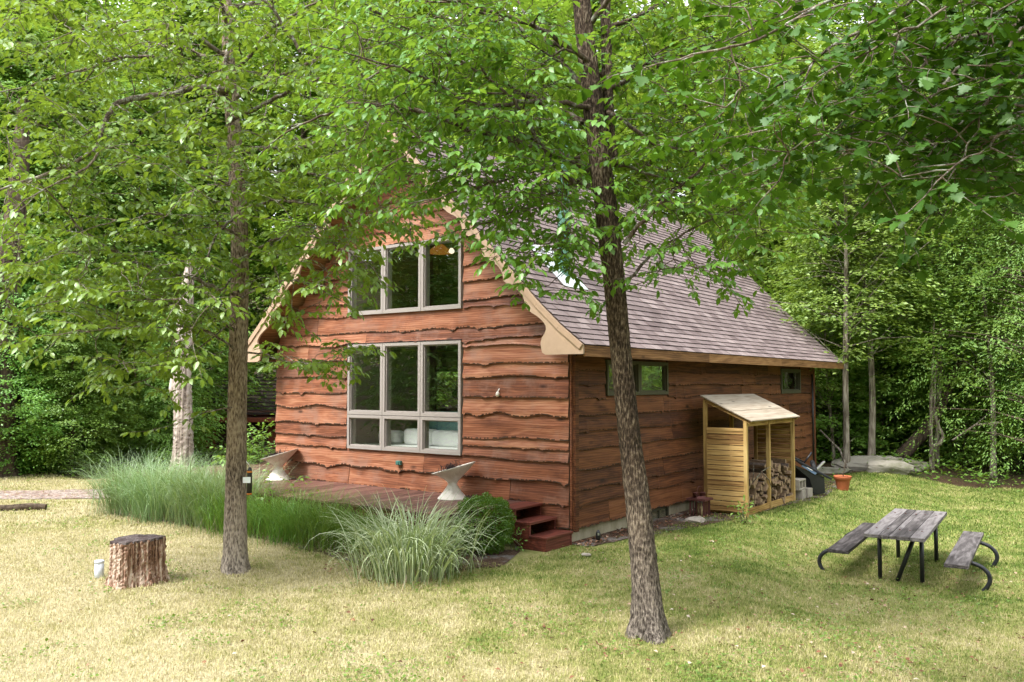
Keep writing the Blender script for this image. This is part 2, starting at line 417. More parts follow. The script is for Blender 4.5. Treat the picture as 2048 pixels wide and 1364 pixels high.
c = k.ramp(a, [(.3, (.022, .014, .010)), (.5, (.085, .052, .036)), (.68, (.24, .165, .12))]); c = k.mix(k.ramp(b, [(.5, 0.), (.6, .7)]), c, (.20, .19, .18))
MAT['mulch'] = k.done(k.pbsdf(c, .95, .1, k.bump(a, .8, .04)))
k = N('dead_leaf'); t = k.attr(); c = k.ramp(t, [(0., (.075, .032, .02)), (.5, (.22, .10, .055)), (.8, (.36, .24, .16)), (1., (.52, .44, .36))]); MAT['dead_leaf'] = k.done(k.pbsdf(c, .8, .2))
# ================================================================== HOUSE
house = empty('log_house', HC, HA, 'two storey wooden house clad in live edge boards under a mauve shingle roof', 'house')
W, L = 6.54, 11.14
PROF = [(-.53, 2.80), (-.17, 3.08), (.19, 3.41), (.6, 3.83), (3.27, 6.57)]
def roof_z(u):
    u = min(u, W - u)
    for (a, za), (b, zb) in zip(PROF, PROF[1:]):
        if u <= b: return za + (zb - za) * (u - a) / (b - a)
    return PROF[-1][1]
def u_at(z):  # roof line inset for height z
    for (a, za), (b, zb) in zip(PROF, PROF[1:]):
        if z <= zb: return a + (b - a) * (z - za) / (zb - za)
    return W / 2

UW = (2.0, 4.58, 3.445, 4.605)   # upper window u0,u1,z0,z1
LW = (2.0, 4.57, 1.145, 2.95)
# --- wall cores
wm = MB()
def fpoly(poly, x0=.0, x1=.14): wm.prism([(x0, u, z) for u, z in poly], (x1 - x0, 0, 0))
RD = .22
fpoly([(0, .2), (W, .2), (W, 1.145), (0, 1.145)])
fpoly([(0, 1.145), (LW[0], 1.145), (LW[0], 2.95), (0, 2.95)])
fpoly([(LW[1], 1.145), (W, 1.145), (W, 2.95), (LW[1], 2.95)])
fpoly([(0, 2.95), (W, 2.95), (W, 3.0), (W - u_at(3.445 + RD), 3.445), (u_at(3.445 + RD), 3.445), (0, 3.0)])
a = u_at(3.445 + RD); b = u_at(4.605 + RD)
fpoly([(a, 3.445), (UW[0], 3.445), (UW[0], 4.605), (b, 4.605)])
fpoly([(UW[1], 3.445), (W - a, 3.445), (W - b, 4.605), (UW[1], 4.605)])
fpoly([(b, 4.605), (W - b, 4.605), (W / 2, 6.57 - RD)])
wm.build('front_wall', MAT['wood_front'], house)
SWIN = [(.95, 3.03, 2.08, 2.63), (8.72, 10.08, 2.04, 2.61)]
wm = MB()
def sbox(v0, v1, z0, z1, y0=0., y1=.14): wm.box((v0, y0, z0), (v1, y1, z1))
sbox(.141, L, .2, 2.04); sbox(.141, .95, 2.04, 2.72); sbox(3.03, 8.72, 2.04, 2.72); sbox(10.08, L, 2.04, 2.72); sbox(.95, 3.03, 2.04, 2.08); sbox(8.72, 10.08, 2.61, 2.72); sbox(.95, 3.03, 2.63, 2.72)
wm.build('side_wall', MAT['wood_shaded'], house)
wm = MB()
LWIN = (4.35, 5.5, 1.62, 2.62)
for v0, v1, z0, z1 in [(.141, LWIN[0], .2, 2.95), (LWIN[1], L, .2, 2.95), (LWIN[0], LWIN[1], .2, LWIN[2]), (LWIN[0], LWIN[1], LWIN[3], 2.95)]:
    wm.box((v0, W - .14, z0), (v1, W, z1))
wm.box((L - .14, .141, .2), (L, W - .141, 2.9))
wm.prism([(L - .14, .141, 2.9), (L - .14, W - .141, 2.9), (L - .14, W / 2, 6.3)], (.14, 0, 0))
wm.build('rear_wall', MAT['wood_shaded'], house)

# --- live edge siding
def siding(mb, mapf, rows, rng, amp=.018, joint=(2.2, 4.2)):
    for (s0, s1, zb, zt) in rows:
        cuts = [s0]; p = s0 + rng.uniform(.6, joint[1])
        while p < s1 - .5: cuts.append(p); p += rng.uniform(*joint)
        cuts.append(s1)
        ph = rng.uniform(0, 6.28, 6); wl = np.r_[rng.uniform(.16, .4, 2), rng.uniform(.7, 3.2, 4)]; am = np.r_[rng.uniform(.05, .22, 2), rng.uniform(.25, 1, 4)] * amp * rng.uniform(.5, 1.3)
        kn = [(rng.uniform(s0, s1), rng.uniform(.02, .07), rng.uniform(.008, .034) * (rng.random() < .8)) for _ in range(int((s1 - s0) / 1.1 + rng.uniform(0, 1)))]
        for a, b in zip(cuts, cuts[1:]):
            a2, b2 = a + .0025, b - .0025
            n = max(3, int((b2 - a2) / .028)); s = np.linspace(a2, b2, n)
            w = sum(am[i] * np.sin(s * 6.28 / wl[i] + ph[i]) for i in range(6)) * .55
            w = w + rng.standard_normal(n) * .0018 + .004 * np.repeat(rng.standard_normal(n // 4 + 1), 4)[:n] * rng.uniform(0, .8)
            bul = np.zeros(n)
            for c, wd, h in kn:
                e = np.exp(-((s - c) / wd) ** 2); w -= h * e; bul += .010 * e
            tint = rng.uniform(0, 1); thick = rng.uniform(.036, .05)
            T = [0, .05, .2, .55, 1.]
            rows_v = []
            for ti in T:
                z = zb + w * (1 - ti) ** 1.5 + ti * (zt + .035 - zb)
                o = thick * (1 - ti) + .008 * ti + bul * (1 - ti) + (.004 * math.sin(ti * 9 + ph[0]))
                rows_v.append([mapf(s[i], z[i], o[i]) for i in range(n)])
            lip = [mapf(s[i], zb + w[i] + .006, .002) for i in range(n)]
            allv = [p for r in [lip] + rows_v for p in r]
            fb = []; fo = []; fk = []
            for r in range(len(rows_v)):
                for i in range(n - 1):
                    q = (r * n + i, r * n + i + 1, (r + 1) * n + i + 1, (r + 1) * n + i)
                    (fk if r == 0 else fb if (r == 1 and rng.random() < .6) else fo).append(q)  # bark edge; its strip on the outer face also paints in a deeper shadow line
            base = len(mb.v)
            mb.add(allv, fo, 0, tint)
            for f in fk + fb: mb.f.append([base + i for i in f]); mb.m.append(1); mb.t.append(tint)
            # end grain
            for i in (0, n - 1):
                mb.add([rows_v[0][i], rows_v[2][i], rows_v[4][i], mapf(s[i], zt, .0), lip[i]], [(0, 1, 2, 3, 4)], 1, tint)
rg = np.random.default_rng(5)
fr = []
full = [(.2, .53), (.53, .84), (.84, 1.145)]
for a, b in full: fr.append((0.02 if a > .4 else .02, W, a, b))
rc = [1.145, 1.31, 1.45, 1.80, 2.06, 2.37, 2.57, 2.84, 2.95]
for a, b in zip(rc, rc[1:]): fr.append((.02, 1.98, a, b))
lc_ = [1.145, 1.34, 1.56, 1.86, 2.10, 2.38, 2.66, 2.95]
for a, b in zip(lc_, lc_[1:]): fr.append((4.60, W, a, b))
for a, b in [(2.95, 3.14), (3.14, 3.445)]:
    i = max(.02, u_at(b + .18)); fr.append((i, W - i, a, b))
ru = [3.445, 3.57, 3.87, 4.12, 4.36, 4.605]
for a, b in zip(ru, ru[1:]): fr.append((u_at(b + .16), 1.98, a, b))
lu = [3.445, 3.66, 3.86, 4.1, 4.40, 4.605]
for a, b in zip(lu, lu[1:]): fr.append((4.60, W - u_at(b + .16), a, b))
gu = [4.605, 4.83, 5.06, 5.32, 5.6, 5.86, 6.1]
for a, b in zip(gu, gu[1:]): fr.append((u_at(b + .16), W - u_at(b + .16), a, b))
m = MB(); siding(m, lambda s, z, o: (-o, s, z), fr, rg, .024, (3., 5.))
m.build('front_siding', [MAT['wood_front'], MAT['bark_edge']], house)
sr = []
zs = [.2, .52, .74, 1.02, 1.31, 1.56, 1.80, 2.04]
for a, b in zip(zs, zs[1:]): sr.append((.13, L - .1, a, b))
for v0, v1 in [(.13, .93), (3.05, 8.70), (10.1, L - .1)]:
    for a, b in [(2.04, 2.25), (2.25, 2.46), (2.46, 2.68)]: sr.append((v0, v1, a, b))
m = MB(); siding(m, lambda s, z, o: (s, -o, z), sr, rg, .016, (3., 5.))
m.build('side_siding', [MAT['wood_shaded'], MAT['bark_edge']], house)
for x0, x1, t in ((.03, .125, .3), (L - .095, L, .7)):
    m = MB(); m.box((x0, -.055, .16), (x1, -.001, 2.66), 0, t); m.build('corner_board', MAT['wood_shaded'], house, bevel=.006)
m = MB(); m.box((.035, .035, -.5), (L - .035, W - .035, .198)); m.build('foundation', MAT['concrete'], house)
# small basement window in the side foundation
m = MB()
for a, b in [((2.42, .0, -.06), (2.47, .034, .19)), ((3.05, .0, -.06), (3.10, .034, .19)), ((2.47, .0, .15), (3.05, .034, .19)), ((2.47, .0, -.06), (3.05, .034, -.02)), ((2.74, .004, -.02), (2.78, .034, .15))]: m.box(a, b)
bw = m.build('basement_window', MAT['green_frame'], house)
m = MB(); m.box((2.47, .022, -.02), (2.739, .033, .149)); m.box((2.781, .022, -.02), (3.05, .033, .149)); m.build('pane', MAT['glass'], bw)

# --- roof
rf = MB()
for side in (0, 1):
    f = (lambda u: u) if side == 0 else (lambda u: W - u)
    for (a, za), (b, zb) in zip(PROF, PROF[1:]):
        q = [(-.49, f(a), za - .012), (-.49, f(b), zb - .012), (-.49, f(b), zb - .10), (-.49, f(a), za - .10)]
        rf.prism(q, (12.41, 0, 0))
roof = rf.build('roof', MAT['eave_wood'], house)
def shingles(side):
    m = MB(); rr = np.random.default_rng(20 + side)
    P = np.array(PROF); seg = np.r_[0, np.cumsum(np.hypot(*np.diff(P, axis=0).T))]
    def pt(s):
        s = min(s, seg[-1]); u = np.interp(s, seg, P[:, 0]); z = np.interp(s, seg, P[:, 1]); return u, z
    ex = .135; s = -.02; row = 0
    while s < seg[-1] - .05:
        u0, z0 = pt(max(s, 0)); u1, z1 = pt(s + ex + .02)
        if s < 0: u0 -= .018; z0 -= .016
        nx, nz = -(z1 - z0), (u1 - u0); q = math.hypot(nx, nz); nx /= q; nz /= q
        x = -.52 - (.15 if row % 2 else 0) - rr.uniform(0, .03)
        rowt = rr.normal(0, .08)
        while x < 11.95:
            wd = .30 + rr.uniform(-.01, .01); xa, xb = max(x + .006, -.52), min(x + wd - .006, 11.95)
            if xb - xa > .03:
                t = float(np.clip(.5 + rowt + rr.normal(0, .22), 0, 1)); lift = .017 + rr.uniform(0, .006)
                ua, za = u0 + nx * lift, z0 + nz * lift; ub, zb = u1 + nx * .004, z1 + nz * .004
                uc, zc = u0, z0
                if side: ua, ub, uc = W - ua, W - ub, W - uc
                m.add([(xa, ua, za), (xb, ua, za), (xb, ub, zb), (xa, ub, zb)], [(0, 1, 2, 3)], 0, t)
                m.add([(xa, ua, za), (xb, ua, za), (xb, uc, zc), (xa, uc, zc)], [(0, 3, 2, 1)], 1, t)
            x += wd
        s += ex; row += 1
    # ridge caps on one side only
    if side == 0:
        x = -.52
        while x < 11.9:
            t = rr.uniform(.2, .8); h = PROF[-1][1]
            m.add([(x, W/2 - .14, h - .115), (x + .22, W/2 - .14, h - .122), (x + .22, W/2, h + .022), (x, W/2, h + .034), (x + .22, W/2 + .14, h - .122), (x, W/2 + .14, h - .115)], [(0, 1, 2, 3), (3, 2, 4, 5)], 0, t); x += .17
    return m.build('shingles', [MAT['shingle'], MAT['shingle_edge']], roof)
shingles(0); shingles(1)
# bargeboards with scalloped lower edge, one each side of the gable
SC0 = [(.087, 2.666), (.14, 2.70), (.16, 2.776), (.165, 2.84), (.145, 2.90), (.10, 2.96), (.073, 3.018), (.08, 3.07), (.115, 3.118), (.17, 3.17), (.234, 3.215), (.32, 3.265), (.39, 3.31)]
REP = [(.428, 3.355), (.440, 3.43), (.468, 3.50), (.51, 3.555), (.56, 3.598), (.64, 3.638), (.71, 3.675)]
SH = (.387, .399)
sc_pts = list(SC0); i = 0
while True:
    add = [(a + SH[0] * i, b + SH[1] * i) for a, b in REP]
    if add[-1][0] > 3.1: break
    sc_pts += add; i += 1

for side in (0, 1):
    f = (lambda u: u) if side == 0 else (lambda u: W - u)
    top = [(u, z - .012) for u, z in PROF]
    e = .0015 if side == 0 else -.0015
    m = MB()
    # strips so that the concave outline stays exact
    poly = [(-.53, 2.665)] + sc_pts + [(3.27 - .0015, 6.22), (3.27 - .0015, 6.55)] + top[-2::-1]
    m.prism([(-.525, f(u), z) for u, z in poly], (.035, 0, 0))
    o = m.build('bargeboard', MAT['trim'], house)
    m = MB()
    for (a, za), (b, zb) in zip(PROF, PROF[1:]):
        b2 = min(b, 3.268)
        d = np.array([b2 - a, zb - za]); d /= np.hypot(*d); nn = np.array([d[1], -d[0]]) * .085
        q = [(a, za - .004), (b2, zb - .004), (b2 + (nn[0] if b2 < 3.2 else 0), zb + nn[1] - (0 if b2 < 3.2 else .05)), (a + nn[0], za + nn[1])]
        m.prism([(-.548, f(u), z) for u, z in q], (.022, 0, 0))
    m.build('rake_trim', MAT['trim_edge'], o)
# eave fascia + soffit on the long side
m = MB(); 
for x0, x1, t in [(-.485, 3.6, .2), (3.604, 7.3, .75), (7.304, 11.9, .45)]: m.box((x0, -.545, 2.635), (x1, -.51, 2.79), 0, t)
m.build('eave_fascia', MAT['eave_wood'], house)
m = MB(); m.box((-.48, -.505, 2.69), (11.9, -.001, 2.71)); m.build('soffit', MAT['wood_shaded'], house)
m = MB(); m.box((-.48, W + .001, 2.69), (11.9, W + .5, 2.71)); m.build('soffit', MAT['wood_shaded'], house)

# --- windows
def window(name, lights, plane, out=.06, fw=.05, frame_mat='window_frame', glass_back=.02, parent=house):
    """lights: (s0,s1,z0,z1); plane(s,z,o) -> local point, o outwards"""
    m = MB(); g = MB()
    def bx(s0, s1, z0, z1, o0, o1, mb, mat=0):
        p = [plane(s, z, o) for o in (o0, o1) for s, z in ((s0, z0), (s1, z0), (s1, z1), (s0, z1))]
        mb.add(p, [(0, 1, 2, 3), (7, 6, 5, 4), (0, 4, 5, 1), (1, 5, 6, 2), (2, 6, 7, 3), (3, 7, 4, 0)], mat, .5)
    for s0, s1, z0, z1 in lights:
        e = .004; s0 += e; s1 -= e; z0 += e; z1 -= e
        bx(s0, s0 + fw, z0, z1, -.1, out, m); bx(s1 - fw, s1, z0, z1, -.1, out, m)
        bx(s0 + fw, s1 - fw, z0, z0 + fw * 1.1, -.1, out, m); bx(s0 + fw, s1 - fw, z1 - fw, z1, -.1, out, m)
        i = fw; j = fw + .018   # inner bead, set back
        bx(s0 + i, s0 + j, z0 + fw * 1.1, z1 - fw, -.08, out - .028, m); bx(s1 - j, s1 - i, z0 + fw * 1.1, z1 - fw, -.08, out - .028, m)
        bx(s0 + j, s1 - j, z0 + fw * 1.1, z0 + fw * 1.1 + .018, -.08, out - .028, m); bx(s0 + j, s1 - j, z1 - fw - .018, z1 - fw, -.08, out - .028, m)
        p = [plane(s, z, out - .05) for s, z in ((s0 + j, z0 + j), (s1 - j, z0 + j), (s1 - j, z1 - j), (s0 + j, z1 - j))]
        g.add(p, [(0, 1, 2, 3)], 0, .5)
    o = m.build(name, MAT[frame_mat], parent)
    g.build('pane', MAT['glass'], o)
    return o
fp = lambda s, z, o: (-o, s, z)
sp = lambda s, z, o: (s, -o, z)
U4 = [2.0, 2.855, 3.715, 4.58]
window('window', [(a, b, UW[2], UW[3]) for a, b in zip(U4, U4[1:])], fp)['label'] = 'three pane upper window of the gable'
window('window', [(a, b, z0, z1) for a, b in zip(U4, U4[1:-1] + [4.57]) for z0, z1 in ((1.145, 1.735), (1.735, 2.95))], fp)['label'] = 'six pane lower window of the gable'
window('window', [(.95, 2.0, 2.08, 2.63), (2.0, 3.03, 2.08, 2.63)], sp, .05, .05, 'green_frame')['label'] = 'two pane window high on the shaded side'
window('window', [(8.72, 10.08, 2.04, 2.61)], sp, .05, .07, 'green_frame')['label'] = 'single pane window near the rear corner'
window('window', [(LWIN[0], LWIN[1], LWIN[2], LWIN[3])], lambda s, z, o: (s, W + o, z), .05, .05, 'green_frame')
# dark head flashing over the lower window
m = MB(); m.box((-.066, 1.985, 2.952), (-.008, 4.585, 2.962)); m.build('window_flashing', MAT['black_steel'], house)

# --- inside
m = MB(); m.box((.141, .141, .56), (L - .141, W - .141, .60)); m.build('floor', MAT['floorboard'], house)
m = MB(); m.box((1.9, .141, 3.02), (L - .141, W - .141, 3.16)); m.build('loft_floor', MAT['inner_dark'], house)
m = MB(); m.box((6.6, .141, .60), (6.7, W - .141, 3.02)); m.build('partition', MAT['plaster'], house)
m = MB(); m.box((6.52, 3.2, .60), (6.598, 4.15, 2.65)); m.build('door', MAT['inner_dark'], house)
m = MB(); m.box((5.2, 1.7, 3.16), (5.3, W - 1.7, 4.6)); m.build('loft_wall', MAT['inner_dark'], house)
m = MB()
for v0, v1, z0, z1 in [(.15, LWIN[0]-.06, .60, 3.0), (LWIN[1]+.06, 6.59, .60, 3.0), (LWIN[0]-.06, LWIN[1]+.06, .60, LWIN[2]-.05), (LWIN[0]-.06, LWIN[1]+.06, LWIN[3]+.05, 3.0)]:
    m.box((v0, W - .165, z0), (v1, W - .141, z1))
m.build('wall_lining', MAT['plaster'], house)
# --- fittings on the walls
m = MB(); m.box((-.10, 3.25, .93), (-.05, 3.36, 1.0)); m.box((-.118, 3.275, .94), (-.10, 3.335, .99)); m.build('outlet_box', MAT['socket_green'], house, bevel=.006)
m = MB(); m.lathe([(.012, .0), (.028, .012), (.03, .05), (.012, .075)], 12, M=Matrix.Translation((-.085, 1.254, 2.07))); m.bar((-.085, 1.254, 2.14), (-.04, 1.254, 2.19), .012, .012); m.build('wall_bell', MAT['planter_white'], house, True)
m = MB(); m.tube([(10.86, -.075, .1), (10.86, -.075, 2.5)], .022, 8); m.build('conduit', MAT['black_plastic'], house, True)
# --- metal flue with flashing
m = MB(); m.tube([(1.02, .78, 3.75), (1.03, .78, 5.0)], .098, 20); m.tube([(1.03, .78, 5.0), (1.04, .78, 6.55)], .093, 20); m.tube([(1.03, .78, 4.97), (1.03, .78, 5.03)], .104, 20); m.tube([(1.04, .78, 6.55), (1.04, .78, 6.62)], .14, 20)
for kx in range(12):
    a_ = kx * math.pi / 6; m.bar((1.03 + .093*math.cos(a_), .78 + .093*math.sin(a_), 3.95), (1.03 + .093*math.cos(a_), .78 + .093*math.sin(a_), 4.95), .012, .012)
fl = m.build('flue_pipe', MAT['galv'], house, False)
m = MB(); zz = lambda u: roof_z(u) + .03
m.prism([(.62, .50, zz(.50)), (1.32, .50, zz(.50)), (1.32, 1.22, zz(1.22)), (.62, 1.22, zz(1.22))], (0, 0, .006)); m.build('flashing', MAT['flashing'], fl)

# --- things inside
sofa = empty('sofa', hw(3.65, .9, .60), HA, 'white sofa seen through the lower gable window', 'sofa')
m = MB(); m.box((-.42, -1.35, .05), (.42, 1.35, .56)); m.build('base', MAT['white_sofa'], sofa, False, .04)
m = MB()
for a, b, h in [(-1.34, -.72, .86), (-.70, -.06, .84), (-.04, .62, .85)]: m.box((.12, a, .565), (.40, b, h))
m.build('back_cushions', MAT['white_sofa'], sofa, True, .06)
m = MB(); m.box((.10, .78, .565), (.38, 1.28, .80)); m.build('arm_cushion', MAT['white_sofa'], sofa, True, .06)
for du in (-1.2, 1.2):
    for dv in (-.36, .36):
        m = MB(); m.box((dv-.03, du-.03, 0), (dv+.03, du+.03, .05)); m.build('leg', MAT['inner_dark'], sofa)
m = MB(); m.box((-.02, -.7, -.55), (.02, .7, .55)); pp = empty('wall_panel', hw(3.75, 1.75, 1.2), HA, 'teal panel standing behind the white sofa', 'panel'); m.build('board', MAT['teal'], pp)
m = MB(); m.box((-.06, -.6, -.6), (.06, .6, -.55)); m.build('foot', MAT['teal'], pp)
lp = empty('pendant_lamp', at(880, 500, 15.0), 0, 'orange cone shaded pendant lamp behind the upper gable window', 'lamp')
m = MB(); m.lathe([(.24, -.05), (.03, .12)], 20); m.build('shade', MAT['lamp_shade'], lp, True)
m = MB(); m.tube([(0, 0, .12), (0, 0, .75)], .008, 6); m.build('cord', MAT['black_plastic'], lp)
lp = empty('bare_bulb_lamp', at(903, 502, 14.6), 0, 'small white bulb hanging right of the orange pendant lamp', 'lamp')
m = MB(); m.lathe([(.0, -.05), (.045, -.03), (.05, 0), (.03, .04), (.02, .05)], 14); m.build('bulb', MAT['lit_bulb'], lp, True)
m = MB(); m.tube([(0, 0, .05), (0, 0, .8)], .006, 6); m.build('cord', MAT['black_plastic'], lp)
lp = empty('iron_lantern', hw(6.15, 4.75, 0) + np.array([0, 0, 2.05]), 0, 'small dark hanging lantern against the far inner window', 'lantern')
m = MB(); m.lathe([(.09, -.12), (.10, .03), (.03, .12), (.01, .16)], 10); m.build('body', MAT['black_steel'], lp)
m = MB(); m.tube([(0, 0, .16), (0, 0, .9)], .006, 6); m.build('chain', MAT['black_steel'], lp)

# ================================================================== DECK, STEPS
deck = empty('deck', hw(4, -1, 0), HA, 'low red brown board deck along the gable wall', 'deck')
rg = np.random.default_rng(3); m = MB()
u = .80
def dl(u, v, z): return (v + 1, u - 4, z)      # deck local
while u < 9.2:
    wd = .138; v1 = -.055 if u < W + .02 else 2.6
    x0 = -1.78 + rg.uniform(-.004, .004)
    cuts = [x0, v1] if rg.random() < .5 else [x0, rg.uniform(-1.2, -.5), v1]
    for a, b in zip(cuts, cuts[1:]):
        m.box(dl(u + .004, a + .002, .512 + rg.uniform(-.002, .002)), dl(u + wd - .004, b - .002, .54 + rg.uniform(-.0015, .0015)), 0, float(rg.random()))
    u += wd
m.build('deck_boards', MAT['deck_wood'], deck)
m = MB(); m.box(dl(.82, -1.76, .33), dl(9.2, -1.72, .508)); m.box(dl(.82, -1.72, .33), dl(.86, -.06, .508)); m.box(dl(9.15, -1.72, .33), dl(9.19, 2.5, .508)); m.build('rim_joist', MAT['step_wood'], deck)
for uu in (1.1, 3.0, 5.0, 7.0, 9.0):
    m = MB(); m.box(dl(uu, -1.70, -.15), dl(uu + .1, -1.60, .505)); m.build('post', MAT['step_wood'], deck)
st = empty('wooden_steps', hw(.4, -.36, 0), HA, 'three red painted wooden steps at the end of the deck', 'steps')
def sl(u, v, z): return (v + .36, u - .4, z)
for ua, ub, z in [(.45, .797, .545), (.20, .50, .37), (-.07, .23, .195)]:
    m = MB(); m.box(sl(ua, -.73, z - .035), sl(ub, -.06, z), 0, .4); m.build('tread', MAT['step_wood'], st, False, .005)
for v in (-.72, -.10):
    m = MB(); m.prism([sl(.78, v, .508), sl(.47, v, .508), sl(.47, v, .333), sl(.22, v, .333), sl(.22, v, .158), sl(-.05, v, .158), sl(-.05, v, -.1), sl(.22, v, -.1), sl(.78, v, .25)][::-1], (.035, 0, 0), 0, .6); m.build('stringer', MAT['step_wood'], st)
m = MB(); m.box(sl(-.045, -.684, -.1), sl(-.02, -.101, .159), 0, .8); m.build('riser', MAT['step_wood'], st)

# ================================================================== PLANTERS
def planter(name, pos, label, rz=0.):
    r = empty(name, pos, rz, label, 'planter', 'pair of hourglass planters on the deck')
    m = MB(); prof = [(.225, 0), (.215, .012), (.14, .10), (.085, .18), (.068, .215), (.08, .25), (.16, .325), (.25, .395), (.325, .45), (.33, .462), (.312, .462), (.24, .405), (.15, .335), (.05, .30), (.0, .30)]
    m.lathe(prof, 40)
    v = []
    for x, y, z in m.v:
        t = min(1, max(0, (z - .2) / .26)); v.append((x + .015 * t, y, z + x * .28 * t - y * .06 * t))
    m.v = v; m.build('bowl', MAT['planter_white'], r, True)
    m = MB(); m.lathe([(.0, .405), (.1, .415), (.235, .40)], 24); m.v = [(x, y, z + x * .28 - y * .06) for x, y, z in m.v]; m.build('soil', MAT['soil'], r, True)
    d = empty('dead_plant', (pos[0] - .05, pos[1], pos[2] + .41), 0, 'dark withered plant in ' + ('the hourglass planter nearer the steps' if 'steps' in label else 'the hourglass planter at the far end of the deck'), 'plant', 'withered plants in the planters')
    m = MB(); rr = np.random.default_rng(int(abs(pos[0]) * 100))
    for i in range(60):
        a = rr.uniform(0, 6.28); rd = rr.uniform(0, .17); x, y = rd * math.cos(a), rd * math.sin(a); h = rr.uniform(.05, .15)
        p = np.array([x, y, x * .28 - .02]); q = p + np.array([rr.normal(0, .03), rr.normal(0, .03), h]); mm = (p + q) / 2 + rr.normal(0, .012, 3)
        m.tube([p, mm, q], [.004, .003, .0015], 4)
        for jj in range(3):
            w0 = p + (q - p) * rr.uniform(.3, 1); m.tube([w0, w0 + rr.normal(0, .022, 3)], [.006, .002], 3)
    m.build('stems', MAT['dry_stem'], d)
planter('hourglass_planter', hw(1.83, -.45, .542), 'white hourglass planter with tilted bowl on the deck near the steps')
planter('hourglass_planter', hw(6.02, -.36, .542), 'white hourglass planter with tilted bowl at the far end of the deck', .2)

# ================================================================== WOOD STORE
ws = empty('wood_store', hw(-.7, 5.0, 0), HA, 'raw pine firewood store with sloping roof against the shaded wall', 'wood store')
def wl(u, v, z): return (v - 5.0, u + .7, z)
V0, V1, VM = 3.83, 6.25, 4.92; UB, UF = -.36, -1.09
def post(u, v, z1, t): 
    m = MB(); m.box(wl(u - .032, v - .032, -.05), wl(u + .032, v + .032, z1), 0, t); m.build('post', MAT['pine_post'], ws, False, .004)
post(UB, V0, 1.965, .3); post(UF, V0, 1.63, .7); post(UF, VM, 1.63, .4); post(UF, V1, 1.63, .8); post(UB, V1, 1.965, .5); post(UB, VM + .1, 1.96, .2)
rg = np.random.default_rng(9)
for v, out in ((V0 - .012, -1), (V1 + .012, 1)):
    m = MB(); z = .07
    while z < 1.44:
        h = .083 + rg.uniform(-.004, .012); lean = .012
        m.box(wl(UF + .034, v - .009, z), wl(UB - .034, v + .009, z + h - .013), 0, float(rg.random())); z += h
    m.build('side_panel', MAT['pine_u'], ws)
for v_, t in ((V0, .9), (V1, .2)):
    m = MB(); m.box(wl(UF + .034, v_ - .03, 1.455), wl(UB - .034, v_ + .03, 1.50), 0, t); m.build('side_rail', MAT['pine_u'], ws)
m = MB(); m.box(wl(UF - .02, V0 + .034, .02), wl(UF + .015, VM - .034, .13), 0, .2); m.box(wl(UF - .02, VM + .034, .02), wl(UF + .015, V1 - .034, .13), 0, .6); m.build('front_kerb', MAT['pine'], ws)
m = MB(); m.box(wl(UF - .02, V0 + .034, 1.53), wl(UF + .02, VM - .034, 1.62), 0, .5); m.box(wl(UF - .02, VM + .034, 1.53), wl(UF + .02, V1 - .034, 1.62), 0, .3); m.build('front_rail', MAT['pine'], ws)
for v in (V0, V1):
    m = MB(); m.bar(wl(UB + .02, v, 1.985), wl(UF - .10, v, 1.60), .05, .06, 0, .4); m.build('rafter', MAT['pine_u'], ws)
m = MB(); a0, a1 = np.array([-.30, 2.045]), np.array([-1.22, 1.622])
for i in range(2):
    f0, f1 = (0, .63) if i == 0 else (.635, 1.)
    p, q = a0 + (a1 - a0) * f0, a0 + (a1 - a0) * f1
    m.prism([wl(p[0], V0 - .07, p[1]), wl(q[0], V0 - .07, q[1]), wl(q[0], V1 + .07, q[1]), wl(p[0], V1 + .07, p[1])], (0, 0, .022 - .006 * i), 0, .95 - .1 * i)
m.build('roof_boards', MAT['pine_pale'], ws)
m = MB(); m.box(wl(UF + .04, V0 + .04, .03), wl(UB - .02, V1 - .04, .06)); m.build('floor_slats', MAT['pine'], ws)

# split logs: a few shapes, each log an object of its own
def log_mesh(seed, n):
    rr = np.random.default_rng(seed); m = MB(); a0 = rr.uniform(0, 6.28)
    ang = [a0 + i * 2 * math.pi / n + rr.uniform(-.3, .3) for i in range(n)]
    pr = [(rr.uniform(.035, .085) * math.cos(a), rr.uniform(.035, .085) * math.sin(a)) for a in ang]
    Lh = rr.uniform(.19, .22); v = []
    for x in (-Lh, 0, Lh):
        for p in pr: v.append((p[0] + rr.normal(0, .004), x, p[1] + rr.normal(0, .004)))
    m.add(v, [tuple(range(n))[::-1], tuple(range(2*n, 3*n))], 1)
    for r in range(2):
        for i in range(n): m.add([v[r*n+i], v[r*n+(i+1) % n], v[(r+1)*n+(i+1) % n], v[(r+1)*n+i]], [(0, 1, 2, 3)], 2 if i == 0 else 0)
    o = m.build('split_log', [MAT['log_split'], MAT['log_end'], MAT['log_bark']]); me = o.data; bpy.data.objects.remove(o); return me
LM = [log_mesh(i, 3 + i % 3) for i in range(9)]
rg = np.random.default_rng(14)
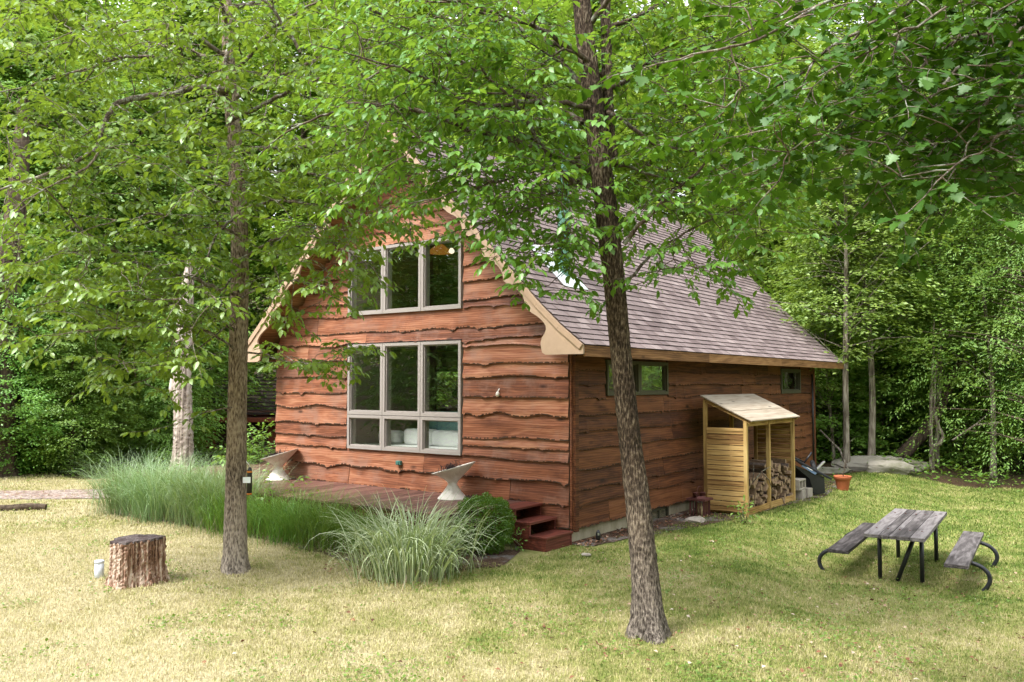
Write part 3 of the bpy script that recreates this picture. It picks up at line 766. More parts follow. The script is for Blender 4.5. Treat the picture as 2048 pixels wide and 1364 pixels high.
for b0, b1, top in ((V0 + .1, VM - .09, .60), (VM + .09, V1 - .1, .82)):
    z = .125; r_ = 0
    while z < top:
        v = b0 + (.05 if r_ % 2 else 0)
        hmax = top - .12 + .12 * math.sin((z + v) * 5)
        while v < b1:
            if z < top - .1 or rg.random() < .75:
                o = bpy.data.objects.new('split_log', LM[rg.integers(len(LM))]); link(o)
                o.location = hw(-.83 + rg.uniform(-.09, .07), v + rg.normal(0, .018), z + rg.normal(0, .014)); s = rg.uniform(.7, 1.25)
                o.rotation_euler = (0, rg.uniform(0, 6.28), 0); o.rotation_mode = 'QUATERNION'
                o.rotation_quaternion = (Matrix.Rotation(HA + rg.normal(0, .07), 3, 'Z') @ Matrix.Rotation(rg.uniform(0, 6.28), 3, 'Y')).to_quaternion(); o.scale = (s, 1, s)
                tag(o, 'split firewood log stacked in the pine wood store', 'firewood', 'logs stacked in the wood store')
            v += .103
        z += .092; r_ += 1
# bare twigs leaning over the logs
for i, (p0, p1, p2) in enumerate([((1497, 985), (1506, 962), (1508, 924)), ((1497, 975), (1525, 942), (1541, 933)), ((1522, 943), (1538, 960), (1546, 985))]):
    Y = 14.9; t_ = empty('bare_twig', at(*p0, Y), 0, ['straight upright bare twig beside the logs', 'bare twig arching up over the left log pile', 'bare twig drooping over the left log pile'][i], 'twig')
    A_ = at(*p0, Y); m = MB(); m.tube([np.zeros(3), at(*p1, Y) - A_, at(*p2, Y + .1) - A_], [.012, .009, .005], 5); m.build('stem', MAT['bark_limb'], t_)

# ================================================================== CINDER BLOCKS
def block_mesh():
    m = MB(); 
    m.box((-.2, -.1, 0), (.2, -.068, .19)); m.box((-.2, .068, 0), (.2, .1, .19))
    for a, b in ((-.2, -.168), (-.016, .016), (.168, .2)): m.box((a, -.068, 0), (b, .068, .19))
    o = m.build('cinder_block', MAT['cinder'], None, False, .004); return o
blk = block_mesh()
spots = [(-.98, 6.62, .0, 90, 0, 'grey concrete block lowest in the pile, flat against the ground nearest the wood store'), (-.97, 6.60, .195, 0, 90, 'hollow grey concrete block with its open end facing out, in the middle of the pile'), (-.72, 6.58, .40, 84, 0, 'grey concrete block on top of the pile by the wood store'), (-1.0, 6.98, .0, 80, 0, 'grey concrete block low in the pile under the wheelbarrow'), (-.62, 6.75, .195, 100, 0, 'grey concrete block at the back of the pile by the wall')]
for i, (u, v, z, a, tip, lab) in enumerate(spots):
    o = blk if i == 0 else blk.copy()
    if i: link(o)
    p = hw(u, v, z); o.location = p + np.array([0, 0, (.1 if tip else 0)])
    o.rotation_euler = (R(tip), 0, HA + R(a)); tag(o, lab, 'block', 'concrete blocks piled by the wood store')

# ================================================================== WHEELBARROW (tipped up on its nose)
wb = empty('wheelbarrow', hw(-1.02, 7.35, 0), HA, 'black wheelbarrow tipped on its nose against concrete blocks', 'wheelbarrow')
# drawn on the vertical plane facing the lawn, thickness runs towards the wall (local +Y)
D = 17.35
A0 = np.array(hw(-1.02, 7.35, 0))
MI = Matrix.Rotation(-HA, 3, 'Z')
def wq(px, py, back=0.):
    p = at(px, py, D) - A0; q = MI @ Vector(p); return np.array([q[0] + back * .2, q[1] + back, q[2]])
m = MB()
rim = [(1592, 926), (1606, 927), (1661, 958), (1660, 962)]
front = [wq(1594, 934), wq(1632, 951), wq(1647, 955), wq(1648, 984), wq(1630, 988), wq(1621, 956)]
back = [p + np.array([.06, .55, .03]) for p in front]
m.add(front + back, [(0, 1, 2, 3, 4, 5), (11, 10, 9, 8, 7, 6)] + [(i, (i + 1) % 6, 6 + (i + 1) % 6, 6 + i) for i in range(6)])
m.build('tray', MAT['black_plastic'], wb, False, .02)
for bk in (-.02, .58):
    m = MB(); m.bar(wq(1590, 920, bk), wq(1661, 958, bk), .05, .045); m.build('rim', MAT['black_steel'], wb, False, .01)
m = MB(); s4 = [wq(1600, 932, -.035), wq(1607, 928.5, -.035), wq(1633, 944.5, -.035), wq(1627, 949, -.035)]; m.prism(s4, (0, .012, 0)); stk_ = m.build('sticker', MAT['sticker'], wb)
m = MB(); m.bar(wq(1610, 933.5, -.042), wq(1621, 940.5, -.042), .006, .022); m.build('lettering', MAT['white_paint'], stk_)
m = MB(); c = wq(1653, 941, .25); 
Mx = Matrix.Translation(c) @ Matrix.Rotation(R(72), 4, 'X') @ Matrix.Rotation(R(18), 4, 'Y')
m.lathe([(.08, -.045), (.15, -.05), (.19, -.03), (.2, 0), (.19, .03), (.15, .05), (.08, .045)], 24, 0, .5, Mx); whl = m.build('wheel', MAT['rubber'], wb, True)
m = MB(); m.lathe([(.0, -.03), (.09, -.035), (.09, .035), (0, .03)], 16, 0, .5, Mx); m.build('rim', MAT['black_steel'], whl, True)
m = MB(); m.bar(wq(1641, 943, .12), wq(1660, 923.5, .12), .075, .03); m.build('bracket', MAT['steel'], wb, False, .004)
for bk, (p, q) in ((.05, ((1613, 926), (1628, 905))), (.5, ((1629, 918), (1662, 940)))):
    m = MB(); m.tube([wq(*p, bk), wq(*q, bk)], .018, 8); m.build('handle', MAT['black_steel'], wb, True)
m = MB(); m.tube([wq(1590, 912, .1), wq(1618, 925, .1)], .016, 8); m.build('leg', MAT['black_steel'], wb, True)

# ================================================================== SMALL THINGS
pot = empty('plant_pot', hw(-1.36, 8.63, -.01), 0, 'terracotta plant pot standing on the grass beyond the wheelbarrow', 'pot')
m = MB(); m.lathe([(.105, 0), (.115, .02), (.15, .22), (.155, .225), (.168, .228), (.18, .29), (.185, .31), (.175, .312), (.16, .285), (.0, .28)], 28); m.build('body', MAT['terracotta'], pot, True)
m = MB(); m.lathe([(0, .292), (.158, .290)], 20); m.build('soil', MAT['soil'], pot, True)
tw = empty('potted_stem', hw(-1.36, 8.63, .28), 0, 'thin wilted stem growing in the terracotta pot', 'plant')
m = MB(); m.tube([(.02, 0, 0), (.0, 0, .08), (.06, 0, .14), (.05, .02, .22), (.1, .03, .36)], [.012, .011, .010, .008, .004], 6); m.tube([(.06, 0, .14), (.0, .03, .25), (-.06, 0, .36)], [.007, .005, .003], 5); m.build('stem', MAT['bark_limb'], tw, True)

lan = empty('lantern', hw(-.42, 3.42, -.02), HA, 'rusty metal candle lantern on the ground beside the wood store', 'lantern')
m = MB(); m.box((-.14, -.14, 0), (.14, .14, .03)); m.build('base', MAT['rust'], lan, False, .004)
m = MB(); m.box((-.17, -.17, .30), (.17, .17, .335)); m.lathe([(.15, .335), (.09, .37)], 4); m.build('roof', MAT['rust'], lan)
for a, b in ((-.05, .05), (.06, -.03)):
    m = MB(); m.lathe([(.05, .37), (.05, .42), (.055, .425), (.0, .43)], 12, M=Matrix.Translation((a, b, 0))); m.build('chimney', MAT['rust'], lan, True)
for a in (-.12, .12):
    for b in (-.12, .12):
        m = MB(); m.box((a - .012, b - .012, .03), (a + .012, b + .012, .30)); m.build('post', MAT['rust'], lan)
m = MB()
for a in (-.06, 0, .06): m.box((a - .008, -.128, .03), (a + .008, -.118, .30)); m.box((-.128, a - .008, .03), (-.118, a + .008, .30))
m.build('bars', MAT['rust'], lan)
for a, b, h in ((-.04, -.05, .2), (.05, .03, .24)):
    m = MB(); m.lathe([(.04, .03), (.04, h), (.0, h)], 14, M=Matrix.Translation((a, b, 0))); m.build('candle', MAT['candle'], lan, True)
m = MB(); m.tube([(.13 * math.cos(t), 0, .335 + .2 * math.sin(t)) for t in np.linspace(0, math.pi, 14)], .006, 6); m.build('handle', MAT['rust'], lan, True)

pl = empty('garden_spotlight', hw(-.26, .30, -.02), 0, 'small black garden spotlight by the foundation corner', 'garden light')
m = MB(); m.tube([(0, 0, 0), (0, 0, .07)], .014, 8); m.build('stake', MAT['black_plastic'], pl, True)
m = MB(); m.lathe([(.03, .06), (.038, .08), (.036, .15), (.025, .18), (.012, .2)], 14); m.build('head', MAT['black_plastic'], pl, True)
m = MB(); m.box((-.012, -.042, .13), (.012, -.034, .16)); m.build('lens', MAT['steel'], pl)

# stump + pipe
P = at(270, 1165, 9.845); stp = empty('tree_stump', (P[0], P[1], gz(P[0], P[1])), 0, 'broad weathered tree stump standing on the dry lawn', 'stump')
rr = np.random.default_rng(2); n = 96; m = MB()
lob = .035 * np.sin(np.arange(n) * 2 * math.pi / n * 3 + 1) + .02 * np.sin(np.arange(n) * 2 * math.pi / n * 7) + rr.normal(0, .008, n)
rings = []
zsr = np.linspace(-.03, .50, 26)
for z in zsr:
    t = z / .5; r_ = .258 + .05 * max(0, 1 - t * 2.2) ** 2 + lob * (1.1 - .3 * t) + rr.normal(0, .006, n)
    a = np.arange(n) * 2 * math.pi / n; rings.append(np.c_[r_ * np.cos(a), r_ * np.sin(a), np.full(n, z) + (.01 * np.cos(a) if z > .45 else 0)])
V = np.concatenate(rings); m.add(V, [(i*n+j, i*n+(j+1) % n, (i+1)*n+(j+1) % n, (i+1)*n+j) for i in range(25) for j in range(n)]); m.build('trunk', MAT['bark_stump'], stp)
k = N('stump_cut'); v = k.coords('Object'); rad = k.node('ShaderNodeVectorMath'); rad.operation = 'LENGTH'; mpv = k.node('ShaderNodeMapping'); k.l.new(v, mpv.inputs[0]); mpv.inputs['Scale'].default_value = (1, 1, 0); k.l.new(mpv.outputs[0], rad.inputs[0])
f = k.math('SINE', k.math('MULTIPLY', k.math('ADD', rad.outputs['Value'], k.math('MULTIPLY', k.noise(v, 6, 3), .05)), 160.)); nz = k.noise(v, 9, 6, .75)
c = k.mix(k.ramp(nz, [(.45, 0.), (.66, .9)]), (.075, .055, .055), (.26, .23, .23)); c = k.mix(k.ramp(f, [(.3, .5), (.7, 0.)]), c, (.05, .035, .033)); MAT['stump_cut'] = k.done(k.pbsdf(c, .9, .2, k.bump(nz, .6, .02)))
top = rings[-1].copy(); m = MB(); c0 = np.array([0, 0, .515]); mid = top * np.array([.55, .55, 1]); mid[:, 2] = .512 + rr.normal(0, .003, n); ed = top * np.array([1.012, 1.012, 1]); lo = ed.copy(); lo[:, 2] -= .02; ed[:, 2] += .004
m.add(np.concatenate([lo, ed, mid, [c0]]), [(i, (i+1) % n, n+(i+1) % n, n+i) for i in range(n)] + [(n+i, n+(i+1) % n, 2*n+(i+1) % n, 2*n+i) for i in range(n)] + [(2*n+i, 2*n+(i+1) % n, 3*n) for i in range(n)]); m.build('cut_face', MAT['stump_cut'], stp)
P = at(198, 1155, 10.1); pp = empty('vent_pipe', (P[0], P[1], gz(P[0], P[1])), 0, 'short pale plastic pipe sticking up beside the stump', 'pipe')
m = MB(); m.lathe([(.052, -.05), (.052, .185)], 24); m.build('pipe', MAT['pvc'], pp, True)
m = MB(); m.lathe([(.056, .165), (.056, .19), (.05, .196), (.0, .197)], 24); m.build('cap', MAT['pvc'], pp, True)

# black tube hanging on the left trunk
P = at(499, 962, 10.32); tb_ = empty('hanging_tube', P, 0, 'black tube with orange bands hanging on the left tree trunk', 'hanging tube')
m = MB(); m.lathe([(0, -.165), (.03, -.165), (.03, .13), (.022, .15), (.01, .165)], 16); m.build('body', MAT['black_plastic'], tb_, True)
m = MB(); m.lathe([(.0315, -.16), (.0315, -.145)], 16); m.lathe([(.0315, .10), (.0315, .122)], 16); m.build('band', MAT['orange'], tb_, True)
m = MB(); m.box((-.07, -.034, -.02), (.022, -.031, .05)); m.build('tag', MAT['paper'], tb_)
m = MB(); m.tube([(0, 0, .165), (-.01, .0, .2), (-.05, .02, .23)], .004, 5); m.build('hook', MAT['steel'], tb_)

# ================================================================== PICNIC TABLE
PZ = -.27
pt_ = empty('picnic_table', (5.41, 11.75, PZ), math.atan2(.845, .535) - math.pi / 2, 'weathered grey picnic table with black steel legs and two attached benches', 'picnic table')
TH = .65
rr = np.random.default_rng(4)
m = MB(); w0 = -.355
for i, wd in enumerate((.185, .115, .075, .165, .17)):
    e = rr.uniform(-.015, .015)
    m.box((w0 + .003, -1.29 + e, TH - .045), (w0 + wd - .003, 1.29 + e * .5, TH + rr.uniform(-.003, .003)), 0, float(rr.random())); w0 += wd
m.build('tabletop', MAT['grey_wood'], pt_, False, .004)
for sx, lab, y0, y1 in ((-1, 'left', -1.16, 1.36), (1, 'right', -1.36, 1.32)):
    m = MB(); m.box((sx * .69 - .13, y0, .345), (sx * .69 + .13, y1, .39), 0, .3 + .2 * sx); m.build('bench', MAT['grey_wood'], pt_, False, .005)
    for y in (-.78, .80):
        m = MB()
        arc = [(sx * .60, y, .335), (sx * .80, y, .33), (sx * .92, y, .29), (sx * 1.0, y, .21), (sx * 1.01, y, .12), (sx * .97, y, .04), (sx * .92, y, -.02)]
        Q = np.array(arc); tt = np.linspace(0, 1, len(Q)); t2 = np.linspace(0, 1, 22); Q2 = np.c_[[np.interp(t2, tt, Q[:, i]) for i in range(3)]].T
        for _ in range(2): Q2[1:-1] = (Q2[:-2] + Q2[1:-1] * 2 + Q2[2:]) / 4
        m.tube(Q2, .026, 10); m.build('bench_leg', MAT['black_steel'], pt_, True)
    m = MB(); m.bar((sx * .69, -.8, .333), (sx * .69, .82, .333), .05, .022); m.build('bench_rail', MAT['black_steel'], pt_)
for x in (-.25, .25):
    for y in (-.75, .80):
        m = MB(); m.tube([(x, y, -.03), (x, y, TH - .047)], .027, 12); m.build('leg', MAT['black_steel'], pt_, True)
m = MB(); m.tube([(.17, -.70, TH - .06), (-.04, -.78, .0)], .027, 12); m.build('brace', MAT['black_steel'], pt_, True)
m = MB(); m.bar((-.3, -.75, TH - .058), (.3, -.75, TH - .058), .05, .02); m.bar((-.3, .80, TH - .058), (.3, .80, TH - .058), .05, .02); m.build('cross_rail', MAT['black_steel'], pt_)

m = MB()
for x in (-.28, -.14, .0, .12, .26):
    for y in (-.75, .80): m.lathe([(.012, TH - .004), (.012, TH + .006), (.0, TH + .008)], 8, M=Matrix.Translation((x, y, 0)))
m.build('bolts', MAT['rust'], pt_)
# ================================================================== BACKGROUND STRUCTURES
sh = empty('garden_shed', (-9.3, 30.5, 0), R(4), 'dark brown shed with red brown trim among the trees left of the house', 'shed')
m = MB(); m.box((-3.2, 0, -.2), (3.2, 3.5, 1.2)); m.build('wall', MAT['shed_trim'], sh)
m = MB()
for i in range(12):
    y0 = -.55 + i * .17; z0 = 1.05 + i * .13; m.box((-3.5, y0, z0), (3.5, y0 + .26, z0 + .05), 0, .5)
m.build('roof', MAT['shed_roof'], sh)
m = MB(); m.box((-3.5, -.56, .93), (3.5, -.50, 1.09)); m.build('fascia', MAT['shed_trim'], sh)
m = MB(); m.box((-1.2, -.04, -.1), (.6, -.003, .88)); m.build('door', MAT['shed_wood'], sh)
m = MB(); m.box((1.3, -.05, -.1), (2.8, -.003, .8)); m.build('door', MAT['shed_wood'], sh)
fn = empty('picket_fence', (-11.1, 24.5, 0), R(3), 'short white picket fence behind the tall grass', 'fence')
m = MB()
for i in range(9):
    x = i * .14 + (0 if i < 4 else .10); m.prism([(x, 0, 0), (x + .06, 0, 0), (x + .06, 0, .62), (x + .03, 0, .68), (x, 0, .62)], (0, .02, 0))
m.build('pickets', MAT['white_paint'], fn)
m = MB(); m.box((-.05, .021, .18), (1.5, .05, .24)); m.box((-.05, .021, .48), (1.5, .05, .54)); m.build('rail', MAT['white_paint'], fn)

def boulder(pos, size, seed, label, name='boulder', mat='stone', rz=0.):
    rr = np.random.default_rng(seed); bm_n = 20
    V = []; 
    for i in range(bm_n + 1):
        for j in range(32):
            th = math.pi * i / bm_n; ph = 2 * math.pi * j / 32; V.append([math.sin(th) * math.cos(ph), math.sin(th) * math.sin(ph), math.cos(th)])
    V = np.array(V); d = np.ones(len(V))
    for kx in range(14):
        nrm = rr.normal(0, 1, 3); nrm /= np.linalg.norm(nrm); h = rr.uniform(.62, .9); dd = V @ nrm; d = np.where(dd > 0, np.minimum(d, h / np.maximum(dd, 1e-3)), d)
    V = V * d[:, None] * np.array(size); V += rr.normal(0, .012, V.shape) * np.array(size)
    m = MB(); m.add(V, [(i*32+j, i*32+(j+1) % 32, (i+1)*32+(j+1) % 32, (i+1)*32+j) for i in range(bm_n) for j in range(32)]); o = m.build(name, MAT[mat])
    o.location = pos; o.rotation_euler = (0, 0, rz); tag(o, label, 'rock'); return o
P = at(1758, 935, 22.6); boulder((P[0], P[1], .12), (1.3, .5, .30), 3, 'long flat mossy boulder at the far edge of the lawn')
P = at(1775, 942, 21.9); boulder((P[0], P[1], .06), (.72, .3, .26), 5, 'pale slab of rock leaning on the long mossy boulder', rz=-.2)
P = at(1655, 950, 22.); boulder((P[0], P[1], .0), (.7, .4, .16), 6, 'low flat rock at the lawn edge behind the plant pot')
P = at(1172, 1112, 11.3); boulder((P[0], P[1], .02), (.07, .05, .035), 8, 'small pale stone on the grass near the house corner', 'stone', 'cinder')
P = at(1391, 1043, 14.1); boulder((P[0], P[1], .0), (.22, .16, .09), 9, 'angular pale stone on the gravel beside the rusty lantern', 'stone', 'cinder', .4)
# fallen log half sunk in the lawn
P = at(30, 1022, 15.3); lg = empty('fallen_log', (P[0], P[1], .03), R(12), 'short rotten log lying on the lawn at the left edge', 'log')
m = MB(); m.tube([(x, .02 * math.sin(x * 5), .03 + .01 * math.sin(x * 8)) for x in np.linspace(-.9, .5, 20)], np.linspace(.08, .06, 20), 14, rough=.06); m.build('trunk', MAT['bark_dark'], lg)
# ================================================================== GROUND
def lawn_mask(x, y):
    edge = 21.3 + .5 * np.sin(x * .8) + .35 * np.sin(x * 2.1 + 1) + 1.2 * sstep(-6, -10, x) * 0
    edge = np.where(x > 9, edge - (x - 9) * .18, edge)
    m = 1 - sstep(-.5, .5, y - edge)
    m = m * (1 - sstep(15.5, 17, x)) * (1 - sstep(17, 20, -x))
    return m
def axis_pts(segs):
    out = []
    for a, b, st in segs: out.append(np.arange(a, b, st))
    return np.concatenate(out + [[segs[-1][1]]])
gx = axis_pts([(-170, -40, 10), (-40, -16, 2), (-16, 16, .35), (16, 40, 2), (40, 170, 10)])
gy = axis_pts([(-120, -10, 10), (-10, 2, 2), (2, 26, .35), (26, 50, 2), (50, 170, 10)])
GX, GY = np.meshgrid(gx, gy); GZ = ground_z(GX, GY)
nx_, ny_ = len(gx), len(gy)
V = np.c_[GX.ravel(), GY.ravel(), GZ.ravel()]
I = (np.arange(ny_ - 1)[:, None] * nx_ + np.arange(nx_ - 1)[None]).ravel()
Q = np.c_[I, I + 1, I + nx_ + 1, I + nx_]
me = np_mesh('ground', V, quads=Q, mats=[MAT['ground']], smooth=True)
a = me.attributes.new('lawn', 'FLOAT', 'POINT'); a.data.foreach_set('value', lawn_mask(V[:, 0], V[:, 1]).astype(np.float32))
tag(link(bpy.data.objects.new('ground', me)), kind='structure')

def strip(name, mat, left, right, dz=.004):
    """sheet between two poly-lines of world (x,y), draped on the ground"""
    Lp = np.array(left, float); Rp = np.array(right, float); n = len(Lp); k = 14
    tt = np.linspace(0, 1, n); t2 = np.linspace(0, 1, (n - 1) * 12 + 1)
    L2 = np.c_[np.interp(t2, tt, Lp[:, 0]), np.interp(t2, tt, Lp[:, 1])]; R2 = np.c_[np.interp(t2, tt, Rp[:, 0]), np.interp(t2, tt, Rp[:, 1])]
    rr = np.random.default_rng(len(name)); L2 += rr.normal(0, .03, L2.shape); R2 += rr.normal(0, .03, R2.shape)
    V = []; 
    for s in np.linspace(0, 1, k):
        P = L2 * (1 - s) + R2 * s; V.append(np.c_[P, ground_z(P[:, 0], P[:, 1]) + dz])
    V = np.concatenate(V); m_ = len(t2); I = (np.arange(k - 1)[:, None] * m_ + np.arange(m_ - 1)[None]).ravel()
    me = np_mesh(name, V, quads=np.c_[I, I + m_, I + m_ + 1, I + 1], mats=[MAT[mat]], smooth=True)
    return tag(link(bpy.data.objects.new(name, me)), kind='structure')
strip('gravel_path', 'gravel', [(-30, 16.3), (-14, 16.7), (-9.4, 16.75), (-7.4, 17.0), (-5.6, 18.5)], [(-30, 19.0), (-14, 18.3), (-10, 18.2), (-8.5, 18.6), (-7, 20.2)], .012)
hwx = lambda u, v: tuple(hw(u, v, 0)[:2])
strip('mulch_bed', 'mulch', [hwx(.2, -.02), hwx(.034, 1.5), hwx(.034, 5), hwx(.034, 8.5), hwx(.034, 10)], [hwx(-.35, -.12), hwx(-.62, 1.5), hwx(-1.0, 3.2), hwx(-1.35, 7.2), hwx(-1.1, 10)], .012)
strip('planting_bed', 'mulch', [hwx(.3, -.75), hwx(1.2, -1.6), hwx(4, -1.7), hwx(8.4, -1.7)], [hwx(-.1, -1.8), hwx(.5, -2.9), hwx(4, -2.35), hwx(8.1, -2.35)], .010)

# ---- grass blades (stuff)
def blades(n, xs, ys, h, w, rng, tint, keep):
    x = rng.uniform(*xs, n); y = rng.uniform(*ys, n); ok = keep(x, y); x, y = x[ok], y[ok]; n = len(x)
    z = ground_z(x, y) - .004
    a = rng.uniform(0, 6.28, n); ln = rng.uniform(.25, 1.1, n); hh = rng.uniform(*h, n); ww = rng.uniform(*w, n)
    D = np.c_[np.cos(a), np.sin(a), np.zeros(n)]; S = np.c_[-np.sin(a), np.cos(a), np.zeros(n)]; b = np.c_[x, y, z]; U = np.array([0, 0, 1.])
    p1 = b + D * (hh * ln * .35)[:, None] + U * (hh * .62)[:, None]; p2 = b + D * (hh * ln)[:, None] + U * (hh * (1.05 - .35 * ln))[:, None]
    sw = S * ww[:, None] / 2
    V = np.stack([b - sw, b + sw, p1 + sw * .8, p1 - sw * .8, p2], 1).reshape(-1, 3); i = np.arange(n) * 5
    return V, np.c_[i + 3, i + 2, i + 4], np.c_[i, i + 1, i + 2, i + 3], rng.uniform(*tint, n)
def foot(x, y):  # clear of house, deck, beds, drive, lawn only
    u, v = to_uv(x, y)
    k_ = lawn_mask(x, y) > .5
    k_ &= ~((u > -.05) & (v > -.05) & (v < 11.3) & (u < 6.7))
    k_ &= ~((u > -.1) & (v < -.0) & (v > -1.75) & (u < 9.3))
    k_ &= ~((u > -.5) & (u < .2) & (v > -.1) & (v < 10)) | (RNG.random(len(x)) < .06)
    k_ &= ~((u > .5) & (u < 8.5) & (v < -1.6) & (v > -2.35)) | (RNG.random(len(x)) < .1)
    k_ &= ~((x < -6.8) & (y > 16.6) & (y < 18.3)) | (RNG.random(len(x)) < .04)
    k_ &= (np.abs(x) < y * .63 + .5)
    return k_
rg = np.random.default_rng(31)
parts = [blades(150000, (-6, 6), (5.6, 9.2), (.018, .05), (.0035, .007), rg, (0, 1), foot),
         blades(150000, (-9, 9), (9.2, 13.5), (.018, .052), (.005, .009), rg, (0, 1), foot),
         blades(170000, (-14.5, 14.5), (13.5, 22.2), (.022, .065), (.008, .015), rg, (0, 1), foot)]
Vs, Ts, Qs, tt = [], [], [], []; off = 0
for V, T, Qd, t in parts: Vs.append(V); Ts.append(T + off); Qs.append(Qd + off); tt.append(t); off += len(V)
tt = np.concatenate(tt)
me = np_mesh('lawn_grass', np.concatenate(Vs), np.concatenate(Ts), np.concatenate(Qs), tt, tt, [MAT['lawn_blade']])
tag(link(bpy.data.objects.new('lawn_grass', me)), 'short mown lawn grass, straw coloured at left and greener at right', 'grass', kind='stuff')

# ---- clover and broad-leaved weeds in the turf (stuff)
rgw = np.random.default_rng(77); n = 60000
y = 5.6 + 15 * rgw.random(n) ** 1.5; x = rgw.uniform(-1, 1, n) * (y * .62 + .5); pt = np.sin(x * 2.1 + 1) * np.sin(y * 1.7) + .8 * np.sin(x * 5.3) * np.sin(y * 4.6 + 2) + rgw.normal(0, .35, n) + .35 * sstep(-3, 3, x) - .2
ok = foot(x, y) & (pt > .35); x, y = x[ok], y[ok]; n = len(x)
WEED = (x, y, n)
# ---- dry leaf litter (stuff)
def litter(n, gen, rng, sz):
    P = np.array([gen() for _ in range(n)]); z = ground_z(P[:, 0], P[:, 1]) + rng.uniform(.012, .04, n)
    a = rng.uniform(0, 6.28, n); A = np.c_[np.cos(a), np.sin(a), rng.normal(0, .25, n)]; A /= np.linalg.norm(A, axis=1)[:, None]
    S = np.cross(A, np.array([0, 0, 1.]) + rng.normal(0, .3, (n, 3))); S /= np.linalg.norm(S, axis=1)[:, None]; U = np.cross(S, A); c = np.c_[P, z]; L_ = rng.uniform(*sz, n)[:, None]
    V = np.stack([c - A*L_*.5, c + S*L_*.33 + U*L_*.16, c + A*L_*.5 + U*L_*.05, c - S*L_*.33 + U*L_*.2], 1).reshape(-1, 3); i = np.arange(n) * 4
    return V, np.concatenate([np.c_[i, i+1, i+2], np.c_[i, i+2, i+3]]), rng.uniform(0, 1, n)
rg = np.random.default_rng(8)
def g1():
    while True:
        if rg.random() < .45: x, y = rg.normal(2.6, 2.0), rg.normal(7.6, 1.1)
        elif rg.random() < .6: x, y = rg.normal(4.5, 1.8), rg.normal(10.6, 1.2)
        else: x, y = rg.uniform(-5, 7), rg.uniform(6, 17)
        u, v = to_uv(x, y)
        if y > 5.5 and not (u > -.1 and v > -1.8): return x, y
def g2():
    v = rg.uniform(-.1, 9.5); u = -rg.uniform(.02, .3 + .09 * v) - .03; p = hw(u, v, 0); return p[0], p[1]
def g3():
    u = rg.uniform(.2, 1.6); v = rg.uniform(-3.4, -1.2); p = hw(u, v, 0); return p[0], p[1]
VV, TT, tt = [], [], []; off = 0
for n, g, s in ((1000, g1, (.02, .06)), (620, g2, (.03, .08)), (160, g3, (.03, .07))):
    V, T, t = litter(n, g, rg, s); VV.append(V); TT.append(T + off); tt.append(np.r_[t, t]); off += len(V)
me = np_mesh('leaf_litter', np.concatenate(VV), np.concatenate(TT), None, np.concatenate(tt), None, [MAT['dead_leaf']])
tag(link(bpy.data.objects.new('leaf_litter', me)), 'brown dead leaves strewn over the lawn and along the foundation', 'leaf litter', kind='stuff')

# ================================================================== LEAVES
LEAF = dict(
    V=np.array([[0, 0, 0], [.22, -.21, .03], [.25, 0, -.015], [.22, .21, .03], [.58, -.24, .015], [.6, 0, -.045], [.58, .24, .015], [1., 0, -.16]]),
    T=np.array([[0, 2, 1], [0, 3, 2], [4, 5, 7], [5, 6, 7]]), Q=np.array([[1, 2, 5, 4], [2, 3, 6, 5]]))
DIAMOND = dict(V=np.array([[0, 0, 0], [.45, -.27, .05], [1, 0, -.08], [.45, .27, .05]]), T=np.array([[0, 2, 1], [0, 3, 2]]), Q=None)
def _maple():
    pts = [(0, 0), (.05, .22), (-.02, .42), (.2, .36), (.28, .58), (.44, .40), (.60, .46), (.62, .25), (.82, .22), (1, 0)]
    out = pts + [(x, -y) for x, y in pts[-2:0:-1]]
    V = [(.32, 0, -.02)] + [(x, y, .05 * abs(y) * 2 - .10 * x * x) for x, y in out]
    n = len(out); return dict(V=np.array(V), T=np.array([[0, 1 + i, 1 + (i + 1) % n] for i in range(n)]), Q=None)
MAPLE = _maple()
def leaves(P, A, Nn, Ln, tpl, tint, width=1.):
    n = len(P); A = A / (np.linalg.norm(A, axis=1)[:, None] + 1e-9)
    S = np.cross(Nn, A); S /= np.linalg.norm(S, axis=1)[:, None] + 1e-9; U = np.cross(A, S)
    T = tpl['V']; k = len(T)
    V = P[:, None, :] + Ln[:, None, None] * (T[None, :, 0, None] * A[:, None, :] + width * T[None, :, 1, None] * S[:, None, :] + T[None, :, 2, None] * U[:, None, :])
    base = (np.arange(n) * k)[:, None, None]
    tr = (tpl['T'][None] + base).reshape(-1, 3); qd = None if tpl['Q'] is None else (tpl['Q'][None] + base).reshape(-1, 4)
    return V.reshape(-1, 3), tr, qd, np.repeat(tint, len(tpl['T'])), None if qd is None else np.repeat(tint, len(tpl['Q']))

